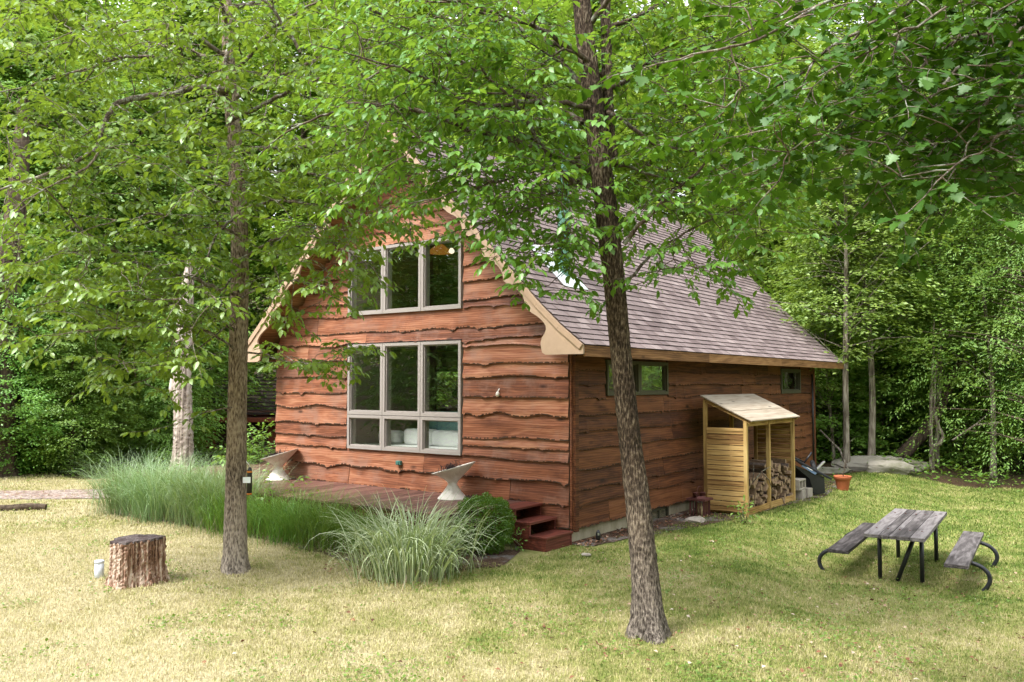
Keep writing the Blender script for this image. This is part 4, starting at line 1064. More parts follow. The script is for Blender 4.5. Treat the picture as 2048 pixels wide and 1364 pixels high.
x, y, n = WEED
P = np.c_[x, y, ground_z(x, y) + rgw.uniform(.012, .045, n)]; A = np.c_[rgw.normal(0, 1, (n, 2)), rgw.normal(0, .25, n)]; Nn = np.array([0, 0, 1.]) + rgw.normal(0, .35, (n, 3))
V, T, _, tt, _ = leaves(P, A, Nn, rgw.uniform(.016, .036, n) * (1 + .03 * (y - 6)), DIAMOND, np.clip(rgw.normal(.45, .25, n), 0, 1), 1.5)
tag(link(bpy.data.objects.new('lawn_weeds', np_mesh('lawn_weeds', V, T, None, tt, None, [MAT['leaf_beech']]))), 'patches of small broad leaved weeds and clover in the lawn', 'weeds', kind='stuff')
class Tree:
    def __init__(s, seed): s.r = np.random.default_rng(seed); s.wood = MB(); s.P = []; s.A = []; s.N = []; s.L = []; s.branches = MB(); s.skel = []
    def leafrow(s, path, start, gap, size, droop=.5, both=False):
        seg = np.r_[0, np.cumsum(np.linalg.norm(np.diff(path, axis=0), axis=1))]; tot = seg[-1]
        d = start * tot; sd = 1
        while d < tot:
            p = np.array([np.interp(d, seg, path[:, i]) for i in range(3)]); i = min(len(path) - 2, int(np.searchsorted(seg, d)) - 1 if d > 0 else 0); i = max(i, 0)
            t = path[i + 1] - path[i]; t = t / (np.linalg.norm(t) + 1e-9)
            h = np.cross(t, [0, 0, 1.]); h /= np.linalg.norm(h) + 1e-6
            ax = t * s.r.uniform(.3, .9) + h * sd * s.r.uniform(.5, 1.) + np.array([0, 0, -droop * s.r.uniform(.4, 1.6)])
            nn = np.array([0, 0, 1.]) + s.r.normal(0, .38, 3) + .25 * h * sd
            s.P.append(p + s.r.normal(0, .006, 3)); s.A.append(ax); s.N.append(nn); s.L.append(size * s.r.uniform(.6, 1.15))
            d += gap * s.r.uniform(.6, 1.4); sd = -sd
        # terminal leaf
        s.P.append(path[-1]); s.A.append(path[-1] - path[-2] + np.array([0, 0, -.02])); s.N.append(np.array([0, 0, 1.]) + s.r.normal(0, .3, 3)); s.L.append(size)
    def branch(s, p0, d0, length, r0, level, size, gap=.05, droop=.5, child=.15, sag=.012, flat=.18):
        n = max(4, int(length / .07)); st = length / n; d = np.array(d0, float); d /= np.linalg.norm(d); p = np.array(p0, float); path = [p.copy()]
        for i in range(n):
            d = d + s.r.normal(0, .07, 3) + np.array([0, 0, -sag]); d /= np.linalg.norm(d); p = p + d * st; path.append(p.copy())
        path = np.array(path)
        s.branches.tube(path if n < 6 else path[::2] if n % 2 == 0 else np.vstack([path[::2], path[-1:]]), np.linspace(r0, max(.0012, r0 * .3), len(path if n < 6 else (path[::2] if n % 2 == 0 else np.vstack([path[::2], path[-1:]])))), 5 if level == 1 else 3, cap=False)
        if level < 2:
            s.subs(path, length, r0, level, size, gap, droop, child, sag, .12, flat)
            s.leafrow(path, .5, gap * 1.3, size, droop)
        else: s.leafrow(path, .12, gap, size, droop)
    def subs(s, path, length, r0, level, size, gap, droop, child, sag, start, flat, slen=None):
        seg = np.r_[0, np.cumsum(np.linalg.norm(np.diff(path, axis=0), axis=1))]; tot = seg[-1]; d = start * tot; sd = 1
        while d < tot:
            p = np.array([np.interp(d, seg, path[:, i]) for i in range(3)]); i = max(0, min(len(path) - 2, int(np.searchsorted(seg, d)) - 1))
            t = path[i + 1] - path[i]; t /= np.linalg.norm(t) + 1e-9
            h = np.cross(t, [0, 0, 1.]); h /= np.linalg.norm(h) + 1e-6
            f = d / tot
            if level == 0:
                ll = (slen[0] + (slen[1] - slen[0]) * s.r.random()) * (1 - .35 * f); c2 = child; rr = max(.004, min(.4 * r0, .013))
            else:
                ll = length * s.r.uniform(.28, .5) * (1.1 - .6 * f); c2 = child; rr = .0028
            dd = t * s.r.uniform(.3, .75) + h * sd * s.r.uniform(.6, 1.) + np.array([0, 0, s.r.normal(0, flat)])
            s.branch(p, dd, max(.16, ll), rr, level + 1, size, gap, droop, c2, sag, flat)
            d += (child * 2.1 if level == 0 else child) * s.r.uniform(.7, 1.35); sd = -sd
    def limb(s, pts, r0, r1, size, slen=(.6, 1.2), every=.15, gap=.05, droop=.5, start=.15, sag=.012, flat=.2, wig=.02, to_wood=False):
        pts = np.array(pts, float); n = len(pts); seg = np.r_[0, np.cumsum(np.linalg.norm(np.diff(pts, axis=0), axis=1))]
        t2 = np.linspace(0, seg[-1], max(6, int(seg[-1] / .09))); P = np.c_[[np.interp(t2, seg, pts[:, i]) for i in range(3)]].T
        for _ in range(3): P[1:-1] = (P[:-2] + 2 * P[1:-1] + P[2:]) / 4
        P[1:-1] += s.r.normal(0, wig * .5, P[1:-1].shape)
        s.skel += list(P)
        (s.wood if to_wood else s.branches).tube(P, np.linspace(r0, r1, len(P)), 9, rough=.05, rng=s.r, cap=False)
        if slen: s.subs(P, seg[-1], r0, 0, size, gap, droop, every, sag, start, flat, slen); s.branch(P[-1], P[-1] - P[-3], .5, r1, 1, size, gap, droop, every, sag, flat)
        return P
    def fill(s, polys, size, gap=.05, droop=.5, reach=2.4, blen=(.4, .65), child=.13, flat=.2, clear=None):
        """grow side branches from the limbs towards points sampled in the crown, nearest first"""
        T = []
        for poly, n, y0, y1 in polys:
            pp = np.array(poly, float); lo, hi = pp.min(0), pp.max(0)
            while n > 0:
                q = s.r.uniform(lo, hi); ins = False; j = len(pp) - 1
                for i in range(len(pp)):
                    if (pp[i, 1] > q[1]) != (pp[j, 1] > q[1]) and q[0] < (pp[j, 0] - pp[i, 0]) * (q[1] - pp[i, 1]) / (pp[j, 1] - pp[i, 1]) + pp[i, 0]: ins = not ins
                    j = i
                if ins:
                    Yq = s.r.uniform(y0, y1)
                    if clear is None or not (abs(q[0] - np.interp(q[1], clear[1], clear[0])) < clear[2] and Yq < clear[3]): T.append(at(q[0], q[1], Yq)); n -= 1
        T = np.array(T); K = np.array(s.skel)
        D = np.full(len(T), 1e9); W_ = np.zeros((len(T), 3))
        def upd(Kn):
            for c in range(0, len(Kn), 400):
                d = np.linalg.norm(T[:, None] - Kn[None, c:c+400], axis=2); i = d.argmin(1); m = d[np.arange(len(T)), i]; b = m < D
                D[b] = m[b]; W_[b] = Kn[c:c+400][i][b]
        upd(K); done = np.zeros(len(T), bool)
        for _ in range(len(T)):
            i = int(np.where(done, 1e9, D).argmin())
            if done[i] or D[i] > reach: break
            done[i] = True; a, b = W_[i].copy(), T[i]; d = D[i]
            if d > .12:
                mid = (a + b) / 2 + np.array([0, 0, .10 * d]) + s.r.normal(0, .06 * d, 3); tt = np.linspace(0, 1, max(4, int(d / .1)))[:, None]
                path = (1 - tt) ** 2 * a + 2 * tt * (1 - tt) * mid + tt ** 2 * b; path[1:-1] += s.r.normal(0, .008, path[1:-1].shape)
                s.branches.tube(path, np.linspace(.004 + .0035 * d, .0035, len(path)), 5, cap=False); upd(path[1:])
                dd = path[-1] - path[-2]
            else: dd = s.r.normal(0, 1, 3)
            dd = dd / (np.linalg.norm(dd) + 1e-9) + s.r.normal(0, .45, 3); dd[2] *= .35
            s.branch(b, dd, s.r.uniform(*blen), .004, 1, size, gap, droop, child, .02, flat)
            if d > .7: s.leafrow(path, .4, gap * 1.6, size, droop)
    def trunk(s, pts, radii, n=36, rough=.035):
        pts = np.array(pts, float); seg = np.r_[0, np.cumsum(np.linalg.norm(np.diff(pts, axis=0), axis=1))]
        t2 = np.linspace(0, seg[-1], max(8, int(seg[-1] / .035))); P = np.c_[[np.interp(t2, seg, pts[:, i]) for i in range(3)]].T; rd = np.interp(t2, seg, radii)
        for _ in range(25): P[1:-1] = (P[:-2] + 2 * P[1:-1] + P[2:]) / 4; rd[1:-1] = (rd[:-2] + 2 * rd[1:-1] + rd[2:]) / 4
        s.skel += list(P[len(P)//6::3]); h_ = (P[:, 2] - P[0, 2])[:, None]; th_ = np.arange(n)[None] * 2 * math.pi / n; a_ = s.r.uniform(0, 6.28, 4)
        lob = 1 + np.exp(-np.maximum(h_ - .05, 0) / .16) * (.16 * np.cos(4 * th_ + a_[0]) + .12 * np.cos(3 * th_ + a_[1]) + .12) + .035 * np.cos(2 * th_ + a_[2] + h_ * .6) + .022 * np.cos(5 * th_ + a_[3] + h_ * 1.1)
        s.wood.tube(P, rd, n, rough=rough, rng=s.r, lob=lob); return P
    def finish(s, name, root_pos, label, cat, bark, branch_bark, leaf, tpl=LEAF, width=1., group=None, tint=(0, 1)):
        root = empty(name, root_pos, 0, label, cat, group); o3 = np.array(root_pos, float)
        s.wood.v = [tuple(np.array(p) - o3) for p in s.wood.v]; s.branches.v = [tuple(np.array(p) - o3) for p in s.branches.v]
        if s.wood.v: s.wood.build('trunk', MAT[bark], root, True)
        if s.branches.v: s.branches.build('branches', MAT[branch_bark], root, True)
        if s.P:
            V, T, Qd, tt, tq = leaves(np.array(s.P) - o3, np.array(s.A), np.array(s.N), np.array(s.L), tpl, np.clip(s.r.normal(.5, .25, len(s.P)), 0, 1), width)
            me = np_mesh('crown', V, T, Qd, tt, tq, [MAT[leaf]]); link(bpy.data.objects.new('crown', me), root)
        return root

def px(path, Y0, Y1=None):
    n = len(path); Ys = np.linspace(Y0, Y1 if Y1 is not None else Y0, n); return [at(a, b, y) for (a, b), y in zip(path, Ys)]

# ---------------------------------------------------------------- right elm (tree in front of the side wall)
tb = Tree(101)
g0 = at(1298, 1272, 7.78)
tp = px([(1300, 1285), (1297, 1240), (1290, 1150), (1276, 1000), (1260, 880), (1243, 720), (1228, 560), (1212, 420), (1196, 290), (1184, 190), (1172, 90), (1163, 0), (1150, -150), (1160, -330), (1150, -520), (1165, -760)], 7.78, 8.1)
tb.trunk(tp, [.185, .142, .122, .115, .105, .098, .102, .107, .104, .097, .088, .082, .07, .055, .04, .018], rough=.024)
S = .080
tb.trunk(px([(1222, 330), (1216, 240), (1214, 130), (1210, 10), (1225, -120), (1250, -300)], 8.0, 8.3), [.05, .056, .052, .046, .035, .02], 24)
def L_(p, y0, y1, r0, r1, **k): return tb.limb(px(p, y0, y1), r0, r1, S, **k)
L_([(1180, 340), (1130, 315), (1050, 288), (940, 262), (860, 228), (800, 210), (700, 206), (600, 250)], 7.95, 7.7, .042, .010, slen=(.45, .95), start=.3)
L_([(1178, 372), (1130, 362), (1092, 312), (1060, 250), (1030, 200), (990, 165), (930, 125), (880, 92)], 7.9, 7.2, .028, .007, slen=(.45, .9), start=.35)
L_([(1165, 245), (1100, 212), (1000, 165), (930, 125), (830, 70), (750, 25)], 8.0, 8.5, .04, .010, slen=(.5, 1.))
L_([(1248, 488), (1290, 440), (1322, 404), (1344, 383), (1400, 340), (1425, 310), (1440, 268)], 7.85, 7.4, .022, .008, slen=(.4, .8), start=.3)
L_([(1255, 560), (1300, 510), (1340, 482), (1420, 440), (1500, 405)], 7.9, 8.3, .016, .006, slen=(.3, .6), start=.25, flat=.08)
L_([(1215, 225), (1245, 228), (1275, 268), (1300, 290), (1380, 300), (1440, 330)], 7.95, 7.6, .024, .007, slen=(.4, .8))
L_([(1190, 300), (1110, 330), (1010, 360), (930, 380), (850, 400)], 7.9, 7.1, .018, .006, slen=(.4, .8), start=.2, flat=.25)
L_([(1180, 350), (1080, 400), (980, 440), (900, 470)], 7.95, 7.5, .012, .004, slen=(.22, .42), start=.35, flat=.08)
L_([(1225, 520), (1170, 470), (1100, 480), (1030, 500)], 8.0, 8.5, .012, .005, slen=(.3, .6), start=.35)
L_([(1200, 330), (1260, 330), (1330, 360), (1420, 380), (1500, 370)], 8.0, 8.6, .016, .006, slen=(.4, .8))
L_([(1186, 200), (1120, 120), (1060, 40), (1000, -40)], 8.0, 8.6, .035, .01, slen=(.5, 1.))
L_([(1184, 215), (1080, 200), (960, 215), (840, 150), (740, 120)], 7.9, 6.9, .026, .008, slen=(.5, .9), start=.3)
L_([(1200, 150), (1300, 120), (1400, 150), (1500, 190)], 8.1, 8.4, .025, .008, slen=(.5, .9))
L_([(1212, 60), (1300, 20), (1380, -30), (1480, -60)], 8.2, 8.4, .025, .008, slen=(.5, .9))
L_([(1175, 120), (1090, 60), (980, 20), (860, -10)], 7.9, 7.2, .03, .008, slen=(.5, .9))
for i in range(14):   # upper crown, all round
    f = i / 14; p = np.array(tp[9]) * (1 - f) + np.array(tp[15]) * f; a = i * 2.4 + .5
    dd = np.array([math.cos(a), math.sin(a), .45]); q = p + dd * (2.5 - 1.3 * f); mid = p + dd * (1.1 - .5 * f) + np.array([0, 0, .1])
    tb.limb([p, mid, q], .03 * (1 - .6 * f), .006, S, slen=(.5, .95), every=.19, gap=.062)
tb.fill([([(690, -20), (1185, -20), (1205, 300), (1190, 410), (1000, 410), (860, 360), (760, 390), (690, 370)], 325, 6.9, 8.7),
         ([(960, 370), (1190, 370), (1180, 500), (1080, 490), (990, 440)], 44, 7.0, 8.5),
         ([(1030, 500), (1190, 470), (1190, 560), (1070, 600)], 12, 7.2, 8.3),
         ([(1200, 120), (1560, 90), (1600, 300), (1540, 430), (1230, 430)], 190, 7.2, 8.9),
         ([(1240, 400), (1560, 390), (1500, 540), (1300, 560)], 44, 7.3, 8.8),
         ([(1190, -20), (1500, -20), (1500, 120), (1200, 140)], 50, 7.4, 8.9)], .088, gap=.045, droop=.45, reach=1.9, flat=.1, clear=([1163, 1172, 1196, 1228, 1260], [0, 90, 290, 560, 880], 75, 8.15))
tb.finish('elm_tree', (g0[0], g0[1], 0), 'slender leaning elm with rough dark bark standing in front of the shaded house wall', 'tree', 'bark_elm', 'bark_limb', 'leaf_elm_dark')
# leafy shoots at the foot and small twigs are left to the lawn grass

# ---------------------------------------------------------------- left elm
ta = Tree(202)
g0 = at(470, 1142, 10.44)
tp = px([(470, 1155), (470, 1120), (471, 1000), (474, 820), (477, 680), (480, 560), (479, 430), (470, 300), (462, 200), (455, 80), (450, -80), (462, -260), (450, -440), (460, -640)], 10.44, 10.7)
ta.trunk(tp, [.18, .15, .130, .117, .112, .106, .100, .09, .078, .068, .055, .04, .03, .012], rough=.022)
S = .098
def A_(p, y0, y1, r0, r1, **k): return ta.limb(px(p, y0, y1), r0, r1, S, **k)
A_([(465, 182), (400, 172), (330, 192), (235, 198), (206, 250), (195, 300), (120, 340), (20, 372)], 10.4, 8.6, .045, .014, slen=(.5, 1.), start=.12, wig=.012)
A_([(196, 306), (160, 345), (92, 376), (50, 400)], 8.9, 8.3, .014, .006, slen=(.4, .8))
A_([(470, 590), (400, 560), (308, 538), (242, 513), (185, 480), (123, 412), (88, 376)], 10.4, 8.7, .024, .008, slen=(.45, .9))
A_([(470, 305), (520, 296), (595, 298), (640, 285), (700, 256), (770, 225)], 10.4, 9.4, .03, .008, slen=(.45, .9))
A_([(490, 705), (530, 706), (552, 716), (598, 729), (640, 728), (690, 715)], 10.3, 9.6, .013, .004, slen=(.22, .45), start=.3, every=.12, flat=.1)
A_([(464, 815), (430, 815), (390, 835), (345, 850)], 10.35, 9.9, .009, .004, slen=(.2, .4), start=.3, every=.12, flat=.1)
A_([(470, 700), (420, 660), (350, 650), (280, 655), (200, 660)], 10.3, 9.0, .016, .005, slen=(.4, .8))
A_([(470, 660), (400, 620), (320, 600), (230, 590), (130, 600)], 10.3, 9.6, .02, .006, slen=(.45, .9))
A_([(474, 640), (420, 680), (370, 720), (320, 750), (290, 760)], 10.4, 9.7, .012, .004, slen=(.3, .6), flat=.1)
A_([(480, 600), (540, 560), (600, 560), (660, 590)], 10.4, 9.5, .016, .005, slen=(.35, .7))
A_([(480, 520), (540, 480), (620, 470), (690, 500), (740, 530)], 10.4, 9.3, .018, .005, slen=(.4, .75))
A_([(478, 470), (400, 430), (300, 430), (200, 450)], 10.4, 8.9, .02, .006, slen=(.5, .9))
A_([(476, 420), (560, 400), (640, 410), (720, 430)], 10.4, 8.9, .02, .006, slen=(.4, .8))
A_([(472, 380), (400, 330), (310, 310), (220, 330)], 10.4, 9.8, .02, .006, slen=(.5, .9))
A_([(474, 360), (560, 340), (650, 350), (740, 330), (800, 330)], 10.4, 9.0, .022, .006, slen=(.4, .85))
A_([(478, 540), (420, 600), (390, 680), (370, 730)], 10.3, 9.3, .012, .004, slen=(.3, .6), flat=.15)
A_([(474, 430), (440, 460), (400, 540), (360, 600)], 10.2, 8.8, .018, .005, slen=(.4, .7), flat=.15)
A_([(465, 240), (560, 190), (660, 150), (760, 150)], 10.4, 9.2, .03, .008, slen=(.5, .9))
A_([(460, 160), (540, 60), (600, 20), (690, -20)], 10.4, 9.6, .03, .008, slen=(.5, .95))
A_([(458, 120), (380, 60), (280, 40), (160, 60)], 10.4, 9.0, .03, .008, slen=(.5, .95))
A_([(462, 200), (360, 120), (250, 110), (130, 150), (20, 180)], 10.4, 9.4, .03, .008, slen=(.5, 1.))
A_([(600, 105), (560, 40), (530, 0), (500, -40)], 9.6, 9.3, .02, .015, slen=(.4, .8))
A_([(455, 90), (450, 130), (430, 200), (400, 240)], 10.3, 8.6, .022, .006, slen=(.5, .9))
for i in range(14):
    f = i / 14; p = np.array(tp[8]) * (1 - f) + np.array(tp[13]) * f; a = i * 2.4
    dd = np.array([math.cos(a), math.sin(a), .4]); q = p + dd * (2.7 - 1.5 * f); mid = p + dd * (1.2 - .6 * f) + np.array([0, 0, .12])
    ta.limb([p, mid, q], .032 * (1 - .6 * f), .006, S, slen=(.5, 1.), every=.19, gap=.062)
ta.fill([([(-20, -20), (760, -20), (800, 260), (830, 340), (740, 420), (690, 500), (520, 470), (430, 500), (430, 640), (0, 560)], 420, 8.5, 11.2),
         ([(-20, 480), (425, 520), (435, 680), (410, 740), (300, 775), (160, 700), (-20, 640)], 85, 8.5, 10.2),
         ([(520, 470), (690, 440), (700, 540), (620, 640), (520, 640)], 34, 9.0, 10.6),
         ([(600, 330), (860, 330), (850, 460), (720, 500), (620, 460)], 40, 8.9, 10.0),
         ([(500, 690), (620, 705), (740, 700), (720, 760), (600, 760)], 12, 9.4, 10.2)], .098, gap=.044, droop=.45, reach=2.2, flat=.1)
ta.finish('elm_tree', (g0[0], g0[1], 0), 'straight tan trunked elm with lichen covered limbs standing beside the tall green grass', 'tree', 'bark_left', 'bark_branch', 'leaf_elm')

# ---------------------------------------------------------------- maple reaching in from the right
tm = Tree(303)
mb_ = np.array([4.3, 4.6, gz(4.3, 4.6)])
tm.trunk([mb_ + np.array([0, 0, -.1]), mb_ + [.02, 0, .4], mb_ + [0, .05, 2.5], mb_ + [.05, 0, 5.], mb_ + [0, .1, 8.5]], [.3, .22, .19, .15, .04])
S = .074
def M_(p, y0, y1, r0, r1, **k):
    q = px(p, y0, y1); b = mb_ + np.array([0, 0, max(2.2, q[0][2] - .35)])
    return tm.limb([b] + q, r0, r1, S, gap=.072, every=k.pop('every', .17), droop=.35, **k)
M_([(2060, 22), (2000, 72), (1935, 131), (1890, 164), (1853, 201), (1812, 246), (1791, 296)], 5.0, 5.2, .028, .006, slen=(.35, .65), start=.25)
M_([(2040, 30), (2013, 123), (1984, 185), (1951, 263), (1930, 310)], 4.8, 4.6, .018, .005, slen=(.3, .6), start=.25)
M_([(1960, -60), (1812, 8), (1700, 70), (1573, 168), (1479, 205), (1430, 240)], 5.0, 5.6, .022, .005, slen=(.35, .6), start=.3)
M_([(1900, -120), (1700, -20), (1524, 78), (1430, 100), (1360, 119)], 4.9, 4.4, .02, .005, slen=(.3, .55), start=.35)
M_([(2060, 120), (1980, 200), (1900, 260), (1840, 330), (1800, 350)], 4.7, 5.0, .016, .005, slen=(.3, .55), start=.3)
M_([(2080, 190), (2030, 250), (1960, 300), (1900, 340)], 4.8, 4.4, .016, .005, slen=(.3, .5), start=.35)
M_([(1940, 60), (1840, 130), (1740, 200), (1660, 270), (1600, 300), (1540, 330)], 5.1, 5.7, .018, .005, slen=(.3, .55), start=.3)
M_([(1900, 180), (1800, 260), (1720, 320), (1640, 350), (1570, 360)], 5.3, 5.9, .014, .004, slen=(.28, .5), start=.35)
M_([(1990, -60), (1880, 30), (1780, 80), (1680, 130)], 4.6, 4.7, .018, .005, slen=(.35, .6), start=.3)
M_([(1800, -90), (1640, -20), (1560, 30), (1500, 60)], 5.2, 5.0, .018, .005, slen=(.35, .6), start=.3)
for i in range(16):
    f = i / 16; p = mb_ + np.array([0, 0, 3.9 + 4.2 * f]); a = i * 2.4 + 1.1; dd = np.array([math.cos(a), math.sin(a), .35]); q = p + dd * (2.6 - 1.5 * f)
    tm.limb([p, (p + q) / 2 + [0, 0, .15], q], .03 * (1 - .5 * f), .006, .11, slen=(.5, .9), every=.22, gap=.10, droop=.3)
tm.fill([([(1420, -20), (2070, -20), (2070, 380), (1900, 410), (1760, 370), (1560, 380), (1430, 250)], 150, 4.4, 6.0), ([(1760, 60), (2070, 0), (2070, 400), (1850, 390)], 110, 4.4, 5.8)], .07, gap=.055, droop=.35, reach=1.6, blen=(.3, .5), child=.14)
tm.finish('maple_tree', tuple(mb_), 'dark shaded maple with lobed leaves reaching in from the upper right', 'tree', 'bark_dark', 'bark_branch', 'leaf_maple_shaded', MAPLE, 1.)

# ---------------------------------------------------------------- small near plants
def shoots(name, pos, label, cat, n, h, size, leaf, seed, spread=.3, stem='bark_limb'):
    t = Tree(seed); P0 = np.array(pos, float)
    for i in range(n):
        a = t.r.uniform(0, 6.28); q = P0 + np.array([math.cos(a), math.sin(a), 0]) * spread * t.r.uniform(.2, 1) + np.array([0, 0, h * t.r.uniform(.6, 1)])
        t.branch(P0 + t.r.normal(0, .02, 3) * [1, 1, 0], q - P0, np.linalg.norm(q - P0), .006, 1, size, .05, .4, .12)
    return t.finish(name, pos, label, cat, stem, stem, leaf)
P = at(560, 1000, 13.4)
shoots('young_maple', (P[0], P[1], 0), 'leafy young tree sprouting in front of the far hourglass planter', 'sapling', 4, 1.0, .10, 'leaf_elm', 41, .5)
P = at(525, 960, 18.6)
shoots('leafy_shrub', (P[0], P[1], 0), 'pale green leafy shrub at the far left corner of the house', 'shrub', 12, 1.35, .11, 'leaf_beech', 42, .8)
P = at(1490, 1050, 14.0)
shoots('weed_plant', (P[0], P[1], 0), 'small green weed growing in front of the wood store post', 'weed', 6, .42, .07, 'leaf_beech', 43, .16)
P = at(1030, 1092, 11.7)
shoots('weed_plant', (P[0], P[1], 0), 'small upright weed beside the red wooden steps', 'weed', 4, .3, .05, 'leaf_beech', 44, .08)

# boxwood
def box_bush(pos, rad, n, label, seed):
    rr = np.random.default_rng(seed); D_ = rr.normal(0, 1, (n, 3)); D_ /= np.linalg.norm(D_, axis=1)[:, None]
    lump = 1 + .07 * np.sin(D_[:, 0] * 7 + 1) * np.sin(D_[:, 1] * 6) + .05 * np.sin(D_[:, 2] * 11) + .05 * np.sin(D_[:, 0] * 17 + D_[:, 2] * 13)
    P = D_ * np.array(rad) * (lump * rr.uniform(.80, 1.03, n) ** .8)[:, None]; P[:, 2] += rad[2] * .92
    ok = P[:, 2] > .02; P, D_ = P[ok], D_[ok]; n = len(P)
    A = D_ + rr.normal(0, .75, (n, 3)) + np.array([0, 0, .35]); Nn = D_ * .8 + rr.normal(0, .6, (n, 3)) + np.array([0, 0, .5])
    root = empty('boxwood_shrub', pos, 0, label, 'shrub')
    V, T, Qd, tt, _ = leaves(P, A, Nn, rr.uniform(.018, .034, n), DIAMOND, np.clip(rr.normal(.5, .28, n), 0, 1), 1.2)
    link(bpy.data.objects.new('foliage', np_mesh('foliage', V, T, None, tt, None, [MAT['leaf_box']])), root)
    m = MB()
    for i in range(26):
        d = rr.normal(0, 1, 3); d[2] = abs(d[2]) + .3; d /= np.linalg.norm(d); m.tube([(0, 0, -.05), d * np.array(rad) * .4 + [0, 0, .08], d * np.array(rad) * .85 + [0, 0, rad[2] * .5]], [.014, .009, .003], 4)
    m.build('stems', MAT['bark_dark'], root)
P = at(966, 1100, 11.55); box_bush((P[0], P[1], 0), (.40, .40, .40), 15000, 'round clipped dark green boxwood between the striped grass and the steps', 5)

# ornamental grasses
def grass_clump(name, pos, n, length, width, th, r0, mat, seed, label, cat, group=None, stripes=False, seg=7, lean=None):
    rr = np.random.default_rng(seed); az = rr.uniform(0, 6.28, n)
    b = np.c_[rr.normal(0, r0, n), rr.normal(0, r0, n), np.zeros(n)]; az = np.where(rr.random(n) < .6, np.arctan2(b[:, 1], b[:, 0]), az)
    Ln = rr.uniform(*length, n) ; t0 = rr.uniform(.03, .5, n); t1 = rr.uniform(*th, n); D_ = np.c_[np.cos(az), np.sin(az), np.zeros(n)]; S_ = np.c_[-np.sin(az), np.cos(az), np.zeros(n)]
    tw = rr.normal(0, .5, n); S_ = S_ * np.cos(tw)[:, None] + np.array([0, 0, 1.]) * np.sin(tw)[:, None] * .4
    ww = rr.uniform(*width, n); p = b.copy(); rows = []
    if lean is not None: p = p
    for i in range(seg + 1):
        t = i / seg; w = ww * np.clip(1.15 - t ** 2.2 * 1.1, .05, 1) * (.7 + .3 * min(1, t * 4)); rows.append((p - S_ * w[:, None] / 2, p.copy(), p + S_ * w[:, None] / 2))
        a = t0 + (t1 - t0) * t ** 1.7; step = Ln / seg; p = p + D_ * (np.sin(a) * step)[:, None] + np.array([0, 0, 1.]) * (np.cos(a) * step)[:, None]
        if lean is not None: p[:, :2] += np.array(lean) * (t * Ln / seg)[:, None]
        p[:, 2] = np.maximum(p[:, 2], .015)
    root = empty(name, pos, 0, label, cat, group)
    t_ = np.clip(rr.normal(.45, .25, n), 0, 1)
    if stripes:
        k_ = 3 * (seg + 1); V = np.stack([q for r in rows for q in r], 1).reshape(-1, 3); base = (np.arange(n) * k_)[:, None]
        Q1 = np.concatenate([base + np.array([[i*3, i*3+1, i*3+4, i*3+3]]) for i in range(seg)]); Q2 = np.concatenate([base + np.array([[i*3+1, i*3+2, i*3+5, i*3+4]]) for i in range(seg)])
        tq = np.r_[np.tile(np.clip(t_ * .45, 0, 1), seg), np.tile(np.clip(t_ * .5 + .5, 0, 1), seg)]; Qd = np.concatenate([Q1, Q2])
    else:
        k_ = 2 * (seg + 1); V = np.stack([q for r in rows for q in (r[0], r[2])], 1).reshape(-1, 3); base = (np.arange(n) * k_)[:, None]
        Qd = np.concatenate([base + np.array([[i*2, i*2+1, i*2+3, i*2+2]]) for i in range(seg)]); tq = np.tile(t_, seg)
    me = np_mesh('blades', V, None, Qd, None, tq, [MAT[mat]]); link(bpy.data.objects.new('blades', me), root)
    # dry straw at the base
    nb = n // 5; m = MB()
    aa = rr.uniform(0, 6.28, nb); 
    x, y = rr.normal(0, r0, nb), rr.normal(0, r0, nb); h = rr.uniform(.12, .38, nb)
    P0 = np.c_[x, y, np.zeros(nb)]; P2 = P0 + np.c_[np.cos(aa) * h * .6, np.sin(aa) * h * .6, h]; sw = np.c_[-np.sin(aa), np.cos(aa), 0 * aa] * .003
    V = np.stack([P0 - sw, P0 + sw, P2], 1).reshape(-1, 3); i = np.arange(nb) * 3
    link(bpy.data.objects.new('straw', np_mesh('straw', V, np.c_[i, i+1, i+2], None, rr.uniform(.4, 1, nb), None, [MAT['dead_leaf']])), root)
    return root
labs = {0: 'tall silvery arching grass clump at the far left end of the row', 8: 'dark green arching grass clump at the right end of the row, next to the striped grass'}
us = [8.0, 7.35, 6.75, 6.1, 5.45, 4.75, 4.1, 3.4, 2.65, 2.05]
for i, u in enumerate(us):
    v = -2.15 + .12 * math.sin(i * 2.3); silver = i < 5
    P = hw(u, v, .0)
    lab = 'tall silvery arching grass clump in the row left of the left tree trunk' if silver else 'dark green arching grass clump in the row right of the left tree trunk'
    if i == 0: lab = 'tall silvery arching grass clump at the far left end of the grass row'
    if i == 9: lab = 'dark green arching grass clump at the right end of the row, touching the striped grass'
    grass_clump('fountain_grass', P, 760 if silver else 700, (.7, 1.45) if silver else (.5, 1.0), (.005, .009), (1.2, 2.8), .2, 'blade_silver' if silver else 'blade_green', 60 + i, lab, 'ornamental grass', 'clumps of arching grass along the deck')
    if i in (1, 3, 4, 6, 7): grass_clump('fountain_grass', hw(u - .3, v + .35, 0), 480, (.75, 1.4) if silver else (.5, .95), (.005, .009), (1., 2.6), .18, 'blade_silver' if silver else 'blade_green', 90 + i, lab, 'ornamental grass', 'clumps of arching grass along the deck')
P = at(822, 1150, 10.25); grass_clump('striped_grass', (P[0], P[1], 0), 1050, (.45, 1.25), (.009, .021), (1.2, 3.2), .26, 'blade_var', 77, 'white striped variegated grass clump in front of the deck', 'ornamental grass', None, True, 9)
